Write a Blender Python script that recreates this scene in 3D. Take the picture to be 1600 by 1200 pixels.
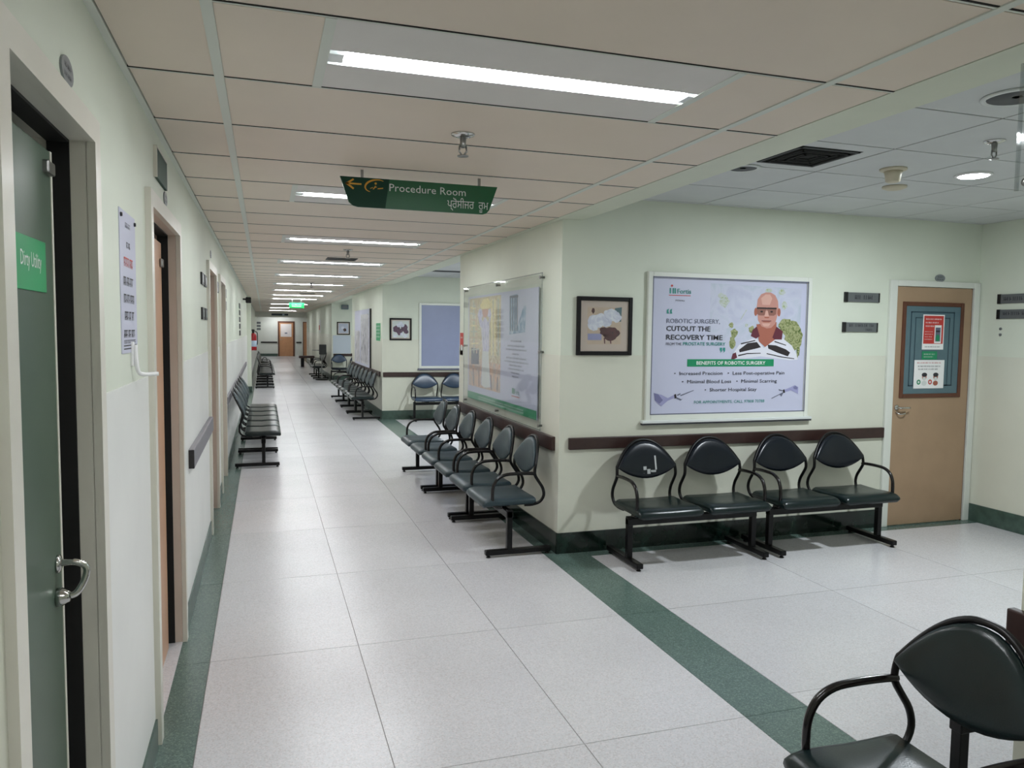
import bpy, bmesh, math, random
from mathutils import Vector, Matrix
random.seed(7)
for o in list(bpy.data.objects): bpy.data.objects.remove(o, do_unlink=True)
S = bpy.context.scene
C = S.collection
PI = math.pi

# ------------------------------------------------------------------ camera, world, exposure
R = [[0.951, -0.010, 0.308], [-0.308, -0.069, 0.949], [0.012, -0.998, -0.069]]
cx = Vector((R[0][0], R[1][0], R[2][0])); cy = -Vector((R[0][1], R[1][1], R[2][1])); cz = -Vector((R[0][2], R[1][2], R[2][2]))
cz.normalize(); cx = (cx - cx.dot(cz) * cz).normalized(); cy = cz.cross(cx)
cam = bpy.data.objects.new('camera', bpy.data.cameras.new('camera')); C.objects.link(cam)
m3 = Matrix((cx, cy, cz)).transposed()
cam.matrix_world = Matrix.Translation((0, 0, 1.64)) @ m3.to_4x4()
cam.data.sensor_width = 36; cam.data.lens = 36 * 1193.5 / 1600; cam.data.clip_start = .05; cam.data.clip_end = 200
S.camera = cam
W = bpy.data.worlds.new('world'); S.world = W; W.use_nodes = True
W.node_tree.nodes['Background'].inputs[0].default_value = (.5, .55, .55, 1)
W.node_tree.nodes['Background'].inputs[1].default_value = .05
S.view_settings.view_transform = 'Standard'; S.view_settings.look = 'None'; S.view_settings.gamma = 1
S.view_settings.use_curve_mapping = False; S.view_settings.exposure = 0.32
TUBE = 52.0        # emission of the fluorescent strips
DOWN = 38.0        # watts of the lit round downlight
DOWN2 = 60.0       # watts of the lamps in the far recesses

# ------------------------------------------------------------------ materials
def lin(c):
    if isinstance(c, str): c = [int(c[i:i+2], 16) / 255 for i in (0, 2, 4)]
    return tuple(x / 12.92 if x <= .04045 else ((x + .055) / 1.055) ** 2.4 for x in c)
M = {}
def mat(name, col, rough=.5, metal=0, nz=0, nscale=6, emit=0, bump=0, bscale=60, coat=0, spec=.5, rnd=0):
    m = bpy.data.materials.new(name); m.use_nodes = True; nt = m.node_tree; b = nt.nodes['Principled BSDF']
    c = lin(col)
    b.inputs['Base Color'].default_value = (*c, 1); b.inputs['Roughness'].default_value = rough
    b.inputs['Metallic'].default_value = metal; b.inputs['Coat Weight'].default_value = coat
    b.inputs['Specular IOR Level'].default_value = spec
    m.diffuse_color = (*c, 1)
    if nz or rnd:
        tc = nt.nodes.new('ShaderNodeTexCoord'); n = nt.nodes.new('ShaderNodeTexNoise')
        n.inputs['Scale'].default_value = nscale; n.inputs['Detail'].default_value = 5
        nt.links.new(tc.outputs['Object'], n.inputs['Vector'])
        mr = nt.nodes.new('ShaderNodeMapRange'); mr.inputs[1].default_value = .3; mr.inputs[2].default_value = .7
        mr.inputs[3].default_value = 1 - nz; mr.inputs[4].default_value = 1 + nz
        nt.links.new(n.outputs['Fac'], mr.inputs[0])
        fac = mr.outputs[0]
        if rnd:
            oi = nt.nodes.new('ShaderNodeObjectInfo'); r2 = nt.nodes.new('ShaderNodeMapRange')
            r2.inputs[3].default_value = 1 - rnd; r2.inputs[4].default_value = 1 + rnd
            nt.links.new(oi.outputs['Random'], r2.inputs[0])
            mu = nt.nodes.new('ShaderNodeMath'); mu.operation = 'MULTIPLY'
            nt.links.new(fac, mu.inputs[0]); nt.links.new(r2.outputs[0], mu.inputs[1]); fac = mu.outputs[0]
        vm = nt.nodes.new('ShaderNodeVectorMath'); vm.operation = 'SCALE'; vm.inputs[0].default_value = c
        nt.links.new(fac, vm.inputs['Scale']); nt.links.new(vm.outputs[0], b.inputs['Base Color'])
    if bump:
        tc = nt.nodes.new('ShaderNodeTexCoord'); n = nt.nodes.new('ShaderNodeTexNoise'); n.inputs['Scale'].default_value = bscale
        bp = nt.nodes.new('ShaderNodeBump'); bp.inputs['Strength'].default_value = bump; bp.inputs['Distance'].default_value = .004
        nt.links.new(tc.outputs['Object'], n.inputs['Vector']); nt.links.new(n.outputs['Fac'], bp.inputs['Height']); nt.links.new(bp.outputs[0], b.inputs['Normal'])
    if emit:
        b.inputs['Emission Color'].default_value = (.95, .97, 1, 1); b.inputs['Emission Strength'].default_value = emit
    M[name] = m; return m
def speckle(name, base, dark, light, scale=170, rough=.22, rnd=.03):
    m = bpy.data.materials.new(name); m.use_nodes = True; nt = m.node_tree; b = nt.nodes['Principled BSDF']
    b.inputs['Roughness'].default_value = rough
    tc = nt.nodes.new('ShaderNodeTexCoord'); v = nt.nodes.new('ShaderNodeTexVoronoi'); v.inputs['Scale'].default_value = scale
    nt.links.new(tc.outputs['Object'], v.inputs['Vector'])
    cr = nt.nodes.new('ShaderNodeValToRGB'); cr.color_ramp.interpolation = 'CONSTANT'
    e = cr.color_ramp.elements; e[0].position = 0; e[0].color = (*lin(dark), 1); e[1].position = .22; e[1].color = (*lin(base), 1)
    x = e.new(.8); x.color = (*lin(light), 1)
    sx = nt.nodes.new('ShaderNodeSeparateColor'); nt.links.new(v.outputs['Color'], sx.inputs[0]); nt.links.new(sx.outputs[0], cr.inputs[0])
    n = nt.nodes.new('ShaderNodeTexNoise'); n.inputs['Scale'].default_value = 1.3; n.inputs['Detail'].default_value = 4
    nt.links.new(tc.outputs['Object'], n.inputs['Vector'])
    mr = nt.nodes.new('ShaderNodeMapRange'); mr.inputs[1].default_value = .3; mr.inputs[2].default_value = .7; mr.inputs[3].default_value = .955; mr.inputs[4].default_value = 1.03
    nt.links.new(n.outputs['Fac'], mr.inputs[0])
    oi = nt.nodes.new('ShaderNodeObjectInfo'); r2 = nt.nodes.new('ShaderNodeMapRange'); r2.inputs[3].default_value = 1 - rnd; r2.inputs[4].default_value = 1 + rnd
    nt.links.new(oi.outputs['Random'], r2.inputs[0])
    mu = nt.nodes.new('ShaderNodeMath'); mu.operation = 'MULTIPLY'; nt.links.new(mr.outputs[0], mu.inputs[0]); nt.links.new(r2.outputs[0], mu.inputs[1])
    vm = nt.nodes.new('ShaderNodeVectorMath'); vm.operation = 'SCALE'
    nt.links.new(cr.outputs[0], vm.inputs[0]); nt.links.new(mu.outputs[0], vm.inputs['Scale']); nt.links.new(vm.outputs[0], b.inputs['Base Color'])
    M[name] = m
def clear(name, tint, refl=.9, base=.0):
    m = bpy.data.materials.new(name); m.use_nodes = True; nt = m.node_tree
    for n in list(nt.nodes): nt.nodes.remove(n)
    out = nt.nodes.new('ShaderNodeOutputMaterial'); mx = nt.nodes.new('ShaderNodeMixShader'); tr = nt.nodes.new('ShaderNodeBsdfTransparent'); gl = nt.nodes.new('ShaderNodeBsdfGlossy')
    tr.inputs[0].default_value = (*tint, 1); gl.inputs['Roughness'].default_value = .04
    fr = nt.nodes.new('ShaderNodeLayerWeight'); fr.inputs[0].default_value = .5
    pw = nt.nodes.new('ShaderNodeMath'); pw.operation = 'POWER'; pw.inputs[1].default_value = 5
    nt.links.new(fr.outputs['Facing'], pw.inputs[0])
    ad = nt.nodes.new('ShaderNodeMath'); ad.operation = 'MULTIPLY_ADD'; ad.inputs[1].default_value = refl; ad.inputs[2].default_value = base + .03
    nt.links.new(pw.outputs[0], ad.inputs[0]); nt.links.new(ad.outputs[0], mx.inputs[0]); nt.links.new(tr.outputs[0], mx.inputs[1]); nt.links.new(gl.outputs[0], mx.inputs[2]); nt.links.new(mx.outputs[0], out.inputs[0])
    M[name] = m
def blotch(name, cols, scale=9, rough=.5, dist=1.5):
    m = bpy.data.materials.new(name); m.use_nodes = True; nt = m.node_tree; b = nt.nodes['Principled BSDF']; b.inputs['Roughness'].default_value = rough
    tc = nt.nodes.new('ShaderNodeTexCoord'); n = nt.nodes.new('ShaderNodeTexNoise'); n.inputs['Scale'].default_value = scale; n.inputs['Detail'].default_value = 6; n.inputs['Distortion'].default_value = dist
    cr = nt.nodes.new('ShaderNodeValToRGB'); e = cr.color_ramp.elements
    while len(e) > 1: e.remove(e[0])
    for i, c in enumerate(cols):
        p = .3 + .4 * i / (len(cols) - 1)
        x = e[0] if i == 0 else e.new(p)
        x.position = p; x.color = (*lin(c), 1)
    nt.links.new(tc.outputs['Object'], n.inputs['Vector']); nt.links.new(n.outputs['Fac'], cr.inputs[0]); nt.links.new(cr.outputs[0], b.inputs['Base Color'])
    M[name] = m

mat('wall', 'd8decf', .55, nz=.03, nscale=2.5, bump=.05)
mat('dado', 'd6d7c8', .3, nz=.035, nscale=2.2)
mat('dado_sheet', 'ebece8', .35, nz=.03, nscale=3)
mat('frame_paint', 'dfdcd0', .3, nz=.03, nscale=5)
mat('jamb_taupe', 'd2c2b4', .35, nz=.03)
mat('white_paint', 'dde0d8', .35, nz=.02)
speckle('terrazzo', 'd0d0d3', 'c8c5c7', 'd9d6d8', 170, .24)
speckle('terrazzo_green', '5b7069', '4f635c', '6b817a', 180, .25)
mat('grout', 'b2acaa', .8)
mat('ceil_tile', 'e2d4c4', .5, nz=.02, nscale=3, rnd=.02)
mat('ceil_tile_light', 'dcd8d4', .5, nz=.02, rnd=.02)
mat('ceil_bar', 'd4d8cf', .45)
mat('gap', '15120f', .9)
mat('room_tile', 'cdd0d0', .7, nz=.03, nscale=4, rnd=.02)
mat('room_bar', '6c6e6f', .6)
mat('beam_paint', 'd3d8c6', .5, nz=.02)
mat('tube', 'ffffff', .4, emit=TUBE)
mat('lamp_white', 'ffffff', .4, emit=40)
mat('trough', 'e6eaea', .25)
mat('marble_dark', '15251f', .15, nz=.5, nscale=14)
mat('marble_green', '43584f', .3, nz=.25, nscale=14)
mat('rail_brown', '35221f', .4, nz=.15, nscale=20)
mat('rail_grey', '77747a', .45, nz=.05)
mat('rail_black', '1e1a1b', .4)
mat('vinyl', '0c1c1d', .28, nz=.12, nscale=7, bump=.08, bscale=180, spec=.42)
mat('vinyl_navy', '0a111b', .26, nz=.12, nscale=7, spec=.4)
mat('vinyl_grey', '2a3a40', .4, nz=.1, nscale=7, bump=.1, bscale=180, spec=.4)
mat('vinyl_blue', '22374f', .33, nz=.1, nscale=7, spec=.6)
mat('steel_black', '060507', .35, spec=.3)
mat('steel_brown', '120d0e', .2, spec=.5)
mat('rubber', '0a0a0a', .6)
mat('tape', 'b9bcbc', .5)
mat('chrome', 'c8c8c6', .15, metal=1)
mat('steel', '9a9a98', .3, metal=1)
mat('door_green', '475a4c', .35, nz=.06, nscale=3)
mat('door_wood', 'a58a6f', .4, nz=.05, nscale=5)
mat('door_pink', 'c59b7c', .4, nz=.05, nscale=5)
mat('door_orange', 'bb8a63', .45, nz=.06, nscale=8)
mat('wood_dark', '5b3524', .45, nz=.1, nscale=12)
mat('glass_grey', '57717a', .25, nz=.05)
mat('glass_line', '223c4a', .4)
mat('glass_white', 'e6dfdc', .3)
mat('sign_green', '0f5a34', .35)
mat('sign_dark', '0b3a2b', .55, spec=.3)
mat('tag_green', '1f9a5f', .4)
mat('white', 'f0f0f0', .5)
mat('offwhite', 'd8dcda', .5)
mat('yellow', 'd29a30', .5)
mat('poster', 'c4c6dc', .35)
mat('poster_band', '128a5c', .4)
mat('teal', '2a8a80', .5)
mat('ink', '2a2a33', .5)
mat('ink_soft', '63667a', .5)
mat('red', 'c23a34', .5)
mat('red_dark', '8a2428', .3)
mat('maroon', '5e1f30', .6)
mat('skin', 'c08a7e', .6)
mat('skin_lit', 'd3a598', .6)
mat('skin_dark', 'a4604e', .6)
mat('shirt', 'dcdce6', .6)
mat('stripe', '231a1e', .6)
mat('lens_glass', '8e6258', .3)
mat('arm_lav', '9a9ac2', .5)
mat('arm_lav_dark', '74749c', .5)
blotch('leaf', ['3c5420', '7a8450', 'a8ab80', '525f30'], 30)
blotch('leaf_pale', ['a8b488', 'c0c6c8', '8fa05c'], 30)
blotch('bg_soft', ['b6b9d0', 'c3c6d8', 'b0bcca'], 5)
blotch('garden', ['9a9c80', 'd8d0b0', 'c0ab88', 'e0d8c4', 'a4a894'], 6, dist=2.5)
blotch('deck', ['cc9c80', 'e0bca4', 'b8aca6', 'd8cac2'], 7, dist=2)
blotch('dress', ['b4b0d0', 'd4cfe4', '9c9cc0'], 9)
blotch('hat', ['dccb86', 'ecdfae', 'cbb878'], 9)
blotch('sculpt', ['c8d0dc', '8fa6c4', '5f7fa8'], 9)
blotch('flower', ['f0f0f6', 'dcdcea', 'c8c8dc'], 22)
blotch('burgundy', ['2a1018', '5a1c26', '3c1420'], 30)
blotch('purple', ['3c2038', '704a66', '28182c'], 26)
blotch('photo_grey', ['8e8c90', 'b8b6ba', 'd0ced2', '76747a'], 3)
mat('mat_beige', 'cfbcb0', .6)
mat('mat_tan', 'cdb5a0', .6, nz=.1, nscale=10)
mat('frame_black', '0a0809', .5, spec=.3)
mat('blue_grey', '8e96b4', .4, nz=.02)
mat('board_pale', 'b9c2cc', .4)
mat('plate_grey', '6c7072', .35, metal=.3)
mat('plate_dark', '0d0d10', .4)
mat('plate_oval', '8f9498', .35, metal=.4)
mat('plastic_beige', 'c9c1ab', .5)
mat('grille_dark', '4c4f51', .6)
mat('soot', '121212', .9)
mat('paper', 'c3c5d6', .6)
mat('extinguisher', '9c1620', .25)
mat('ext_label', 'b9cbe0', .5)
mat('exit_green', '0f9a4c', .5)
clear('acrylic', (.97, .98, .98), .8, .0)
clear('acrylic_edge', (.8, .83, .84), .8, .1)

# ------------------------------------------------------------------ helpers
def put(o, parent=None, loc=None, rz=None):
    C.objects.link(o)
    if parent is not None: o.parent = parent
    if loc is not None: o.location = loc
    if rz is not None: o.rotation_euler = (0, 0, rz)
    return o
def tag(o, label, cat=None, group=None, kind=None):
    if label: o['label'] = label
    if cat: o['category'] = cat
    if group: o['group'] = group
    if kind: o['kind'] = kind
    return o
def thing(name, label, cat, loc, rz=0, group=None):
    return tag(put(bpy.data.objects.new(name, None), None, loc, rz), label, cat, group)
def mesh(name, bm, mats, smooth=False):
    bmesh.ops.recalc_face_normals(bm, faces=bm.faces)
    me = bpy.data.meshes.new(name); bm.to_mesh(me); bm.free()
    for k in (mats if isinstance(mats, (list, tuple)) else [mats]): me.materials.append(M[k])
    if smooth:
        for p in me.polygons: p.use_smooth = True
    return me
def obj(name, me, parent=None, loc=None, rz=None, label=None):
    o = put(bpy.data.objects.new(name, me), parent, loc, rz)
    if label: o['label'] = label
    if name in ('print', 'script_lines', 'lettering', 'emblem', 'digits', 'yoke'): o['kind'] = 'stuff'
    return o
def part(name, bm, mats, parent=None, smooth=False, loc=None, rz=None, label=None):
    return obj(name, mesh(name, bm, mats, smooth), parent, loc, rz, label)
def structure(name, bm, mats, label, smooth=False):
    return tag(part(name, bm, mats, None, smooth), label, None, None, 'structure')
def BM(): return bmesh.new()
def box(bm, x0, x1, y0, y1, z0, z1, mi=0, bev=0):
    vs = [bm.verts.new((x, y, z)) for z in (z0, z1) for y in (y0, y1) for x in (x0, x1)]
    fs = [bm.faces.new([vs[i] for i in q]) for q in ((0, 2, 3, 1), (4, 5, 7, 6), (0, 1, 5, 4), (2, 6, 7, 3), (0, 4, 6, 2), (1, 3, 7, 5))]
    for f in fs: f.material_index = mi
    if bev:
        es = list({e for f in fs for e in f.edges})
        r = bmesh.ops.bevel(bm, geom=es, offset=bev, segments=2, affect='EDGES', profile=.5)
        for f in r['faces']: f.material_index = mi
    return bm
def bx(*a, **k): return box(BM(), *a, **k)
def smoothpath(pts, n=4):
    P = [Vector(p) for p in pts]; out = []
    for i in range(len(P) - 1):
        a = P[max(i - 1, 0)]; b = P[i]; c = P[i + 1]; d = P[min(i + 2, len(P) - 1)]
        for k in range(n):
            t = k / n
            out.append(.5 * ((2 * b) + (c - a) * t + (2 * a - 5 * b + 4 * c - d) * t * t + (3 * b - a - 3 * c + d) * t ** 3))
    out.append(P[-1]); return out
def tube(bm, pts, r, seg=8, mi=0):
    P = [Vector(p) for p in pts]; rings = []; up = None
    for i, p in enumerate(P):
        d = (P[min(i + 1, len(P) - 1)] - P[max(i - 1, 0)]).normalized()
        if up is None:
            up = Vector((0, 0, 1)) if abs(d.z) < .9 else Vector((1, 0, 0))
        a = (up - up.dot(d) * d).normalized(); up = a; b = d.cross(a)
        rr = r[i] if isinstance(r, (list, tuple)) else r
        rings.append([bm.verts.new(p + rr * (math.cos(2 * PI * k / seg) * a + math.sin(2 * PI * k / seg) * b)) for k in range(seg)])
    for q, w in zip(rings, rings[1:]):
        for k in range(seg): bm.faces.new((q[k], q[(k + 1) % seg], w[(k + 1) % seg], w[k])).material_index = mi
    bm.faces.new(rings[0][::-1]).material_index = mi; bm.faces.new(rings[-1]).material_index = mi
    return bm
def lathe(bm, prof, c=(0, 0, 0), axis='z', seg=20, mi=0):
    rings = []
    for r, h in prof:
        ring = []
        for k in range(seg):
            x, y = r * math.cos(2 * PI * k / seg), r * math.sin(2 * PI * k / seg)
            v = {'z': (x, y, h), 'y': (x, h, y), 'x': (h, x, y)}[axis]
            ring.append(bm.verts.new(Vector(v) + Vector(c)))
        rings.append(ring)
    for q, w in zip(rings, rings[1:]):
        for k in range(seg): bm.faces.new((q[k], q[(k + 1) % seg], w[(k + 1) % seg], w[k])).material_index = mi
    bm.faces.new(rings[0][::-1]).material_index = mi; bm.faces.new(rings[-1]).material_index = mi
    return bm
def poly(bm, pts, y, mi=0):
    """flat print polygon in the x,z plane facing -y"""
    f = bm.faces.new([bm.verts.new((x, y, z)) for x, z in pts]); f.material_index = mi
    return f
def prism(bm, pts, y0, y1, mi=0):
    a = [bm.verts.new((x, y0, z)) for x, z in pts]; b = [bm.verts.new((x, y1, z)) for x, z in pts]; n = len(pts)
    for q in (a, b[::-1]): bm.faces.new(q).material_index = mi
    for i in range(n): bm.faces.new((a[i], b[i], b[(i + 1) % n], a[(i + 1) % n])).material_index = mi
    return bm
def uprism(bm, x0, x1, pts):
    a = [bm.verts.new((x0, y, z)) for y, z in pts]; b = [bm.verts.new((x1, y, z)) for y, z in pts]; n = len(pts)
    for k in ((0, 1, 2, 7), (2, 3, 6, 7), (3, 4, 5, 6)):
        bm.faces.new([a[i] for i in k]); bm.faces.new([b[i] for i in k][::-1])
    for i in range(n): bm.faces.new((a[i], b[i], b[(i + 1) % n], a[(i + 1) % n]))
    return bm
def ell(cx_, cz_, rx, rz_, n=20, a0=0, a1=2 * PI):
    return [(cx_ + rx * math.cos(a0 + (a1 - a0) * i / n), cz_ + rz_ * math.sin(a0 + (a1 - a0) * i / n)) for i in range(n)]
_texts = {}
def text(parent, s, x, z, w, h, m, y=-.001, align='l', bold=0, name='lettering', shear=0):
    """lettering in the local x,z plane facing -y; x,z = left/centre, baseline; fitted to width w, cap height h"""
    key = (s, bold, shear)
    if key not in _texts:
        cu = bpy.data.curves.new('t', 'FONT'); cu.body = s; cu.size = 1; cu.offset = bold; cu.resolution_u = 2; cu.shear = shear
        ob = bpy.data.objects.new('t', cu); C.objects.link(ob)
        bpy.context.view_layer.update()
        me = bpy.data.meshes.new_from_object(ob.evaluated_get(bpy.context.evaluated_depsgraph_get()))
        co = [tuple(v.co) for v in me.vertices]; fa = [tuple(p.vertices) for p in me.polygons]
        bpy.data.objects.remove(ob, do_unlink=True); bpy.data.curves.remove(cu); bpy.data.meshes.remove(me)
        _texts[key] = (co, fa)
    co, fa = _texts[key]
    if not co: return None
    xs = [c[0] for c in co]; x0, x1 = min(xs), max(xs)
    cap = .70
    sx = w / (x1 - x0); sz = h / cap
    off = x if align == 'l' else x - w / 2
    me = bpy.data.meshes.new(name)
    me.from_pydata([(off + (c[0] - x0) * sx, y, z + c[1] * sz) for c in co], [], fa)
    me.materials.append(M[m])
    return obj(name, me, parent)
PRINTS = ('print', 'script_lines', 'lettering', 'emblem', 'digits', 'painting', 'etched_lines', 'arrow', 'yoke')
def scribble(bm, x0, x1, z, h, y, mi=0, top=True, seed=0):
    """a line of small unreadable script: letter-like strokes"""
    r = random.Random(seed); x = x0
    while x < x1:
        wl = h * r.uniform(1.2, 3.2); xe = min(x + wl, x1)
        if top: poly(bm, [(x, z + h * .85), (xe, z + h * .85), (xe, z + h), (x, z + h)], y, mi)
        q = x
        while q < xe - h * .2:
            k = r.random(); w = h * .16
            poly(bm, [(q, z), (q + w, z), (q + w, z + h * .9), (q, z + h * .9)], y, mi)
            if k > .4: poly(bm, [(q, z + h * .35 * k), (q + h * .45, z + h * .35 * k), (q + h * .45, z + h * (.35 * k + .15)), (q, z + h * (.35 * k + .15))], y, mi)
            q += h * r.uniform(.35, .6)
        x = xe + h * .5

# ------------------------------------------------------------------ constants of the place
XL, XR = -.42, 2.05          # corridor walls
HC, HR = 2.45, 2.62          # corridor ceiling, recess ceiling
YA, YB = 1.575, 5.18         # first recess
YC, YD = 8.2, 14.0           # second recess
YE, YF = 19.0, 25.0          # third recess
YG = 47.0                    # end wall
BX = 6.0                     # depth of the recesses

# ------------------------------------------------------------------ floor
fl = structure('floor', bx(-1, 7, -3, 48, -.12, -.006), 'grout', 'pale terrazzo corridor floor with green borders')
tcache = {}
def tile(name, x0, x1, y0, y1, z0, z1, m, parent, gap):
    w, d = round(x1 - x0 - gap, 4), round(y1 - y0 - gap, 4); k = (name, w, d, z0, z1, m)
    if k not in tcache: tcache[k] = mesh(name, bx(-w / 2, w / 2, -d / 2, d / 2, z0, z1), m)
    return obj(name, tcache[k], parent, ((x0 + x1) / 2, (y0 + y1) / 2, 0))
ys = [5.145 + 1.22 * k for k in range(-7, 35)]
ys[-1] = YG
for a, b in zip(ys, ys[1:]):
    for x0, x1 in ((-.27, .45), (.45, 1.2), (1.2, 1.95)):
        tile('floor_tile', x0, x1, a, b, -.03, 0, 'terrazzo', fl, .0035)
    tile('border_tile', XL - .25, -.27, a, b, -.03, 0, 'terrazzo_green', fl, .003)
    tile('border_tile', 1.95, 2.27, a, b, -.03, 0, 'terrazzo_green', fl, .003)
# white terrazzo sill inside door 2
for y0, y1 in ((YA - .02, YB), (YC - .1, YD), (YE, YF)):
    ny = max(2, round((y1 - y0) / 1.11)); dy = (y1 - .12 - y0) / ny
    xs_ = [2.27, 3.46, 4.63, 5.8] if y0 < 3 else [2.27, 4.1, BX - .2]
    if y0 < 3: yy = [YA - .02, 2.83, 3.94, YB - .12]
    else: yy = [y0 + dy * i for i in range(ny + 1)]
    for a, b in zip(yy, yy[1:]):
        for x0, x1 in zip(xs_, xs_[1:]):
            tile('floor_tile', x0, x1, a, b, -.03, 0, 'terrazzo', fl, .0035)
        tile('border_tile', xs_[-1], BX + .02, a, b, -.03, 0, 'terrazzo_green' if y0 > 3 else 'terrazzo', fl, .003)
    tile('border_tile', 2.27, BX + .02, y1 - .12, y1 + .08, -.03, 0, 'terrazzo_green', fl, .003)

# ------------------------------------------------------------------ walls
DOORS = [(1.50, 2.18, 2.10), (3.24, 4.22, 2.10), (6.45, 7.35, 2.10), (8.05, 8.95, 2.10)]
bm = BM(); y = -2.2
for a, b, h in DOORS:
    box(bm, XL - .2, XL, y, a - .031, -.02, 2.75); box(bm, XL - .2, XL, a - .031, b + .031, h + .031, 2.75); y = b + .031
box(bm, XL - .2, XL, y, YG + .2, -.02, 2.75)
wl = structure('wall_left', bm, 'wall', 'long pale green left wall of the corridor')
# dado (glossy lower wall), 4 mm proud
ed = [(-2.2, 1.48)] + [(DOORS[i][1] + .09, DOORS[i + 1][0] - .09) for i in range(3)] + [(9.04, YG)]
for i, (a, b) in enumerate(ed):
    part('dado_panel', bx(XL, XL + .004, a, b, .12, 1.455), 'dado_sheet' if i else 'dado', wl)
    part('skirting', bx(XL, XL + .012, a, b, 0, .12), 'marble_green', wl)
def block(name, y0, y1, label, x1=BX):
    b = structure(name, bx(XR, x1 + .25, y0, y1, -.02, 2.75), 'wall', label)
    return b
b0 = block('wall_right', -2.2, YA, 'pale wall block at the right edge of the frame beside the nearest chair')
b1 = block('wall_middle', YB, YC, 'pale green wall block carrying the two large posters', BX)
b2 = block('wall_middle_far', YD, YE, 'second wall block down the corridor on the right')
b3 = block('wall_right_far', YF, 40.2, 'last wall block on the right towards the end of the corridor', BX)
for b, y0, y1, sk in ((b0, -2.2, YA, 'marble_dark'), (b1, YB, YC, 'marble_dark'), (b2, YD, YE, 'marble_green'), (b3, YF, 40.2, 'marble_green')):
    part('dado_panel', bx(XR - .004, XR, y0, y1, .15, 1.47), 'dado', b)
    part('skirting', bx(XR - .014, XR, y0 - .012, y1, 0, .155), sk, b)
for b, y0, sk in ((b1, YB, 'marble_dark'), (b2, YD, 'marble_green'), (b3, YF, 'marble_green')):
    segs = [(XR - .004, 5.0), (6.05, 6.06)] if b is b1 else [(XR - .004, BX)]
    for x0, x1 in segs[:1]:
        part('dado_panel', bx(x0, x1, y0 - .004, y0, .15, 1.47), 'dado', b)
        part('skirting', bx(x0 - .01, x1, y0 - .014, y0, 0, .155), sk, b)
structure('wall_end', bx(-1, 3.2, YG, YG + .2, -.02, 2.75), 'white_paint', 'white end wall with the orange wooden door')
structure('wall_right_end', bx(2.5, 2.7, 40.2, YG, -.02, 2.75), 'white_paint', 'white side wall just before the end wall')
structure('wall_back', bx(-1, 3, -2.4, -2.2, -.02, 2.75), 'wall', 'wall behind the viewpoint closing the corridor')
wr = structure('wall_recess_right', bx(BX, BX + .2, YA, YB + .1, -.02, 2.75), 'wall', 'right hand wall of the nearest waiting recess')
part('dado_panel', bx(BX - .004, BX, YA, YB, .15, 1.47), 'dado', wr); part('skirting', bx(BX - .014, BX, YA, YB, 0, .155), 'marble_green', wr)
for n, a, b in (('wall_recess_middle', YC, YD), ('wall_recess_far', YE, YF)):
    structure(n, bx(BX, BX + .2, a, b, -.02, 2.75), 'wall', 'side wall closing the %s waiting recess' % ('second' if a < 10 else 'third'))

# ------------------------------------------------------------------ ceilings
ce = structure('ceiling', box(bx(-1, XR + .02, -2.4, 40.2, HC + .045, HC + .2), -1, 2.6, 40.2, 48, HC + .045, HC + .2), 'gap', 'beige panelled suspended ceiling of the corridor')
part('ceiling_batten', bx(-.145, -.115, -2.2, 46.9, HC - .004, HC + .044), 'ceil_bar', ce)
part('ceiling_batten', bx(1.725, 1.755, -2.2, 46.9, HC - .004, HC + .044), 'ceil_bar', ce)
part('edge_angle', bx(XL, XL + .022, -2.2, 46.9, HC - .006, HC + .044), 'ceil_bar', ce)
part('edge_angle', bx(2.0, XR, -2.2, 46.9, HC - .002, HC + .044), 'beam_paint', ce)
NR = 75
P = .61
LY = []
for i in range(-7, NR):
    y0 = 2.10 + P * i; y1 = y0 + P; light = (i % 4 == 0 if i < 33 else i % 8 == 0)
    if y0 > 46.2: break
    segs = [(XL + .022, -.142), (1.752, 2.0)]
    segs += [(-.118, .168), (1.432, 1.728)] if light else [(-.118, 1.728)]
    for x0, x1 in segs:
        tile('ceiling_tile', x0, x1, y0 + .002, y1 - .012, HC, HC + .012, 'ceil_tile', ce, .007)
    if light: LY.append((y0 + y1) / 2)
    k = ('cross', )
    if k not in tcache: tcache[k] = mesh('cross_bar', bx(XL + .02, 2.0, -.009, -.001, -.002, .02), 'ceil_bar')
    obj('cross_bar', tcache[k], ce, (0, y0 - .001, HC))
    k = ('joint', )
    if k not in tcache: tcache[k] = mesh('joint_shade', bx(XL + .02, 2.0, -.007, .0, -.0015, .02), 'gap')
    obj('joint_shade', tcache[k], ce, (0, y0 - .0105, HC))  # dark strip painted in for the shade of the open panel joint
# recess ceilings
for n, y0, y1, lab in (('ceiling_recess', YA, YB, 'grey tiled ceiling of the nearest waiting recess'), ('ceiling_recess_middle', YC, YD, 'grey tiled ceiling of the second waiting recess'), ('ceiling_recess_far', YE, YF, 'grey tiled ceiling of the third waiting recess')):
    c2 = structure(n, bx(XR, BX + .1, y0 - .1, y1, HR + .004, HR + .15), 'room_bar', lab)
    p = .615
    gx = [XR + .17] + [2.555 + p * k for k in range(6)] + [BX]
    gy0 = 2.665 if y0 < 3 else y0 + .35
    gy = [y0] + [g for g in [gy0 + p * k for k in range(-3, 14)] if y0 + .1 < g < y1 - .02] + [y1]
    for a, b in zip(gx, gx[1:]):
        for q, r in zip(gy, gy[1:]):
            if y0 < 3 and abs(a - 2.555) < .01 and abs(q - 3.28) < .01: continue
            tile('ceiling_tile', a, b, q, r, HR, HR + .012, 'room_tile', c2, .012)
structure('trim_1', bx(XR, XR + .16, YA, YB, HC, 2.75), 'beam_paint', 'pale beam between corridor ceiling and the nearest recess')
structure('trim_2', bx(XR, XR + .16, YC, YD, HC, 2.75), 'beam_paint', 'pale beam over the mouth of the second recess')
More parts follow.
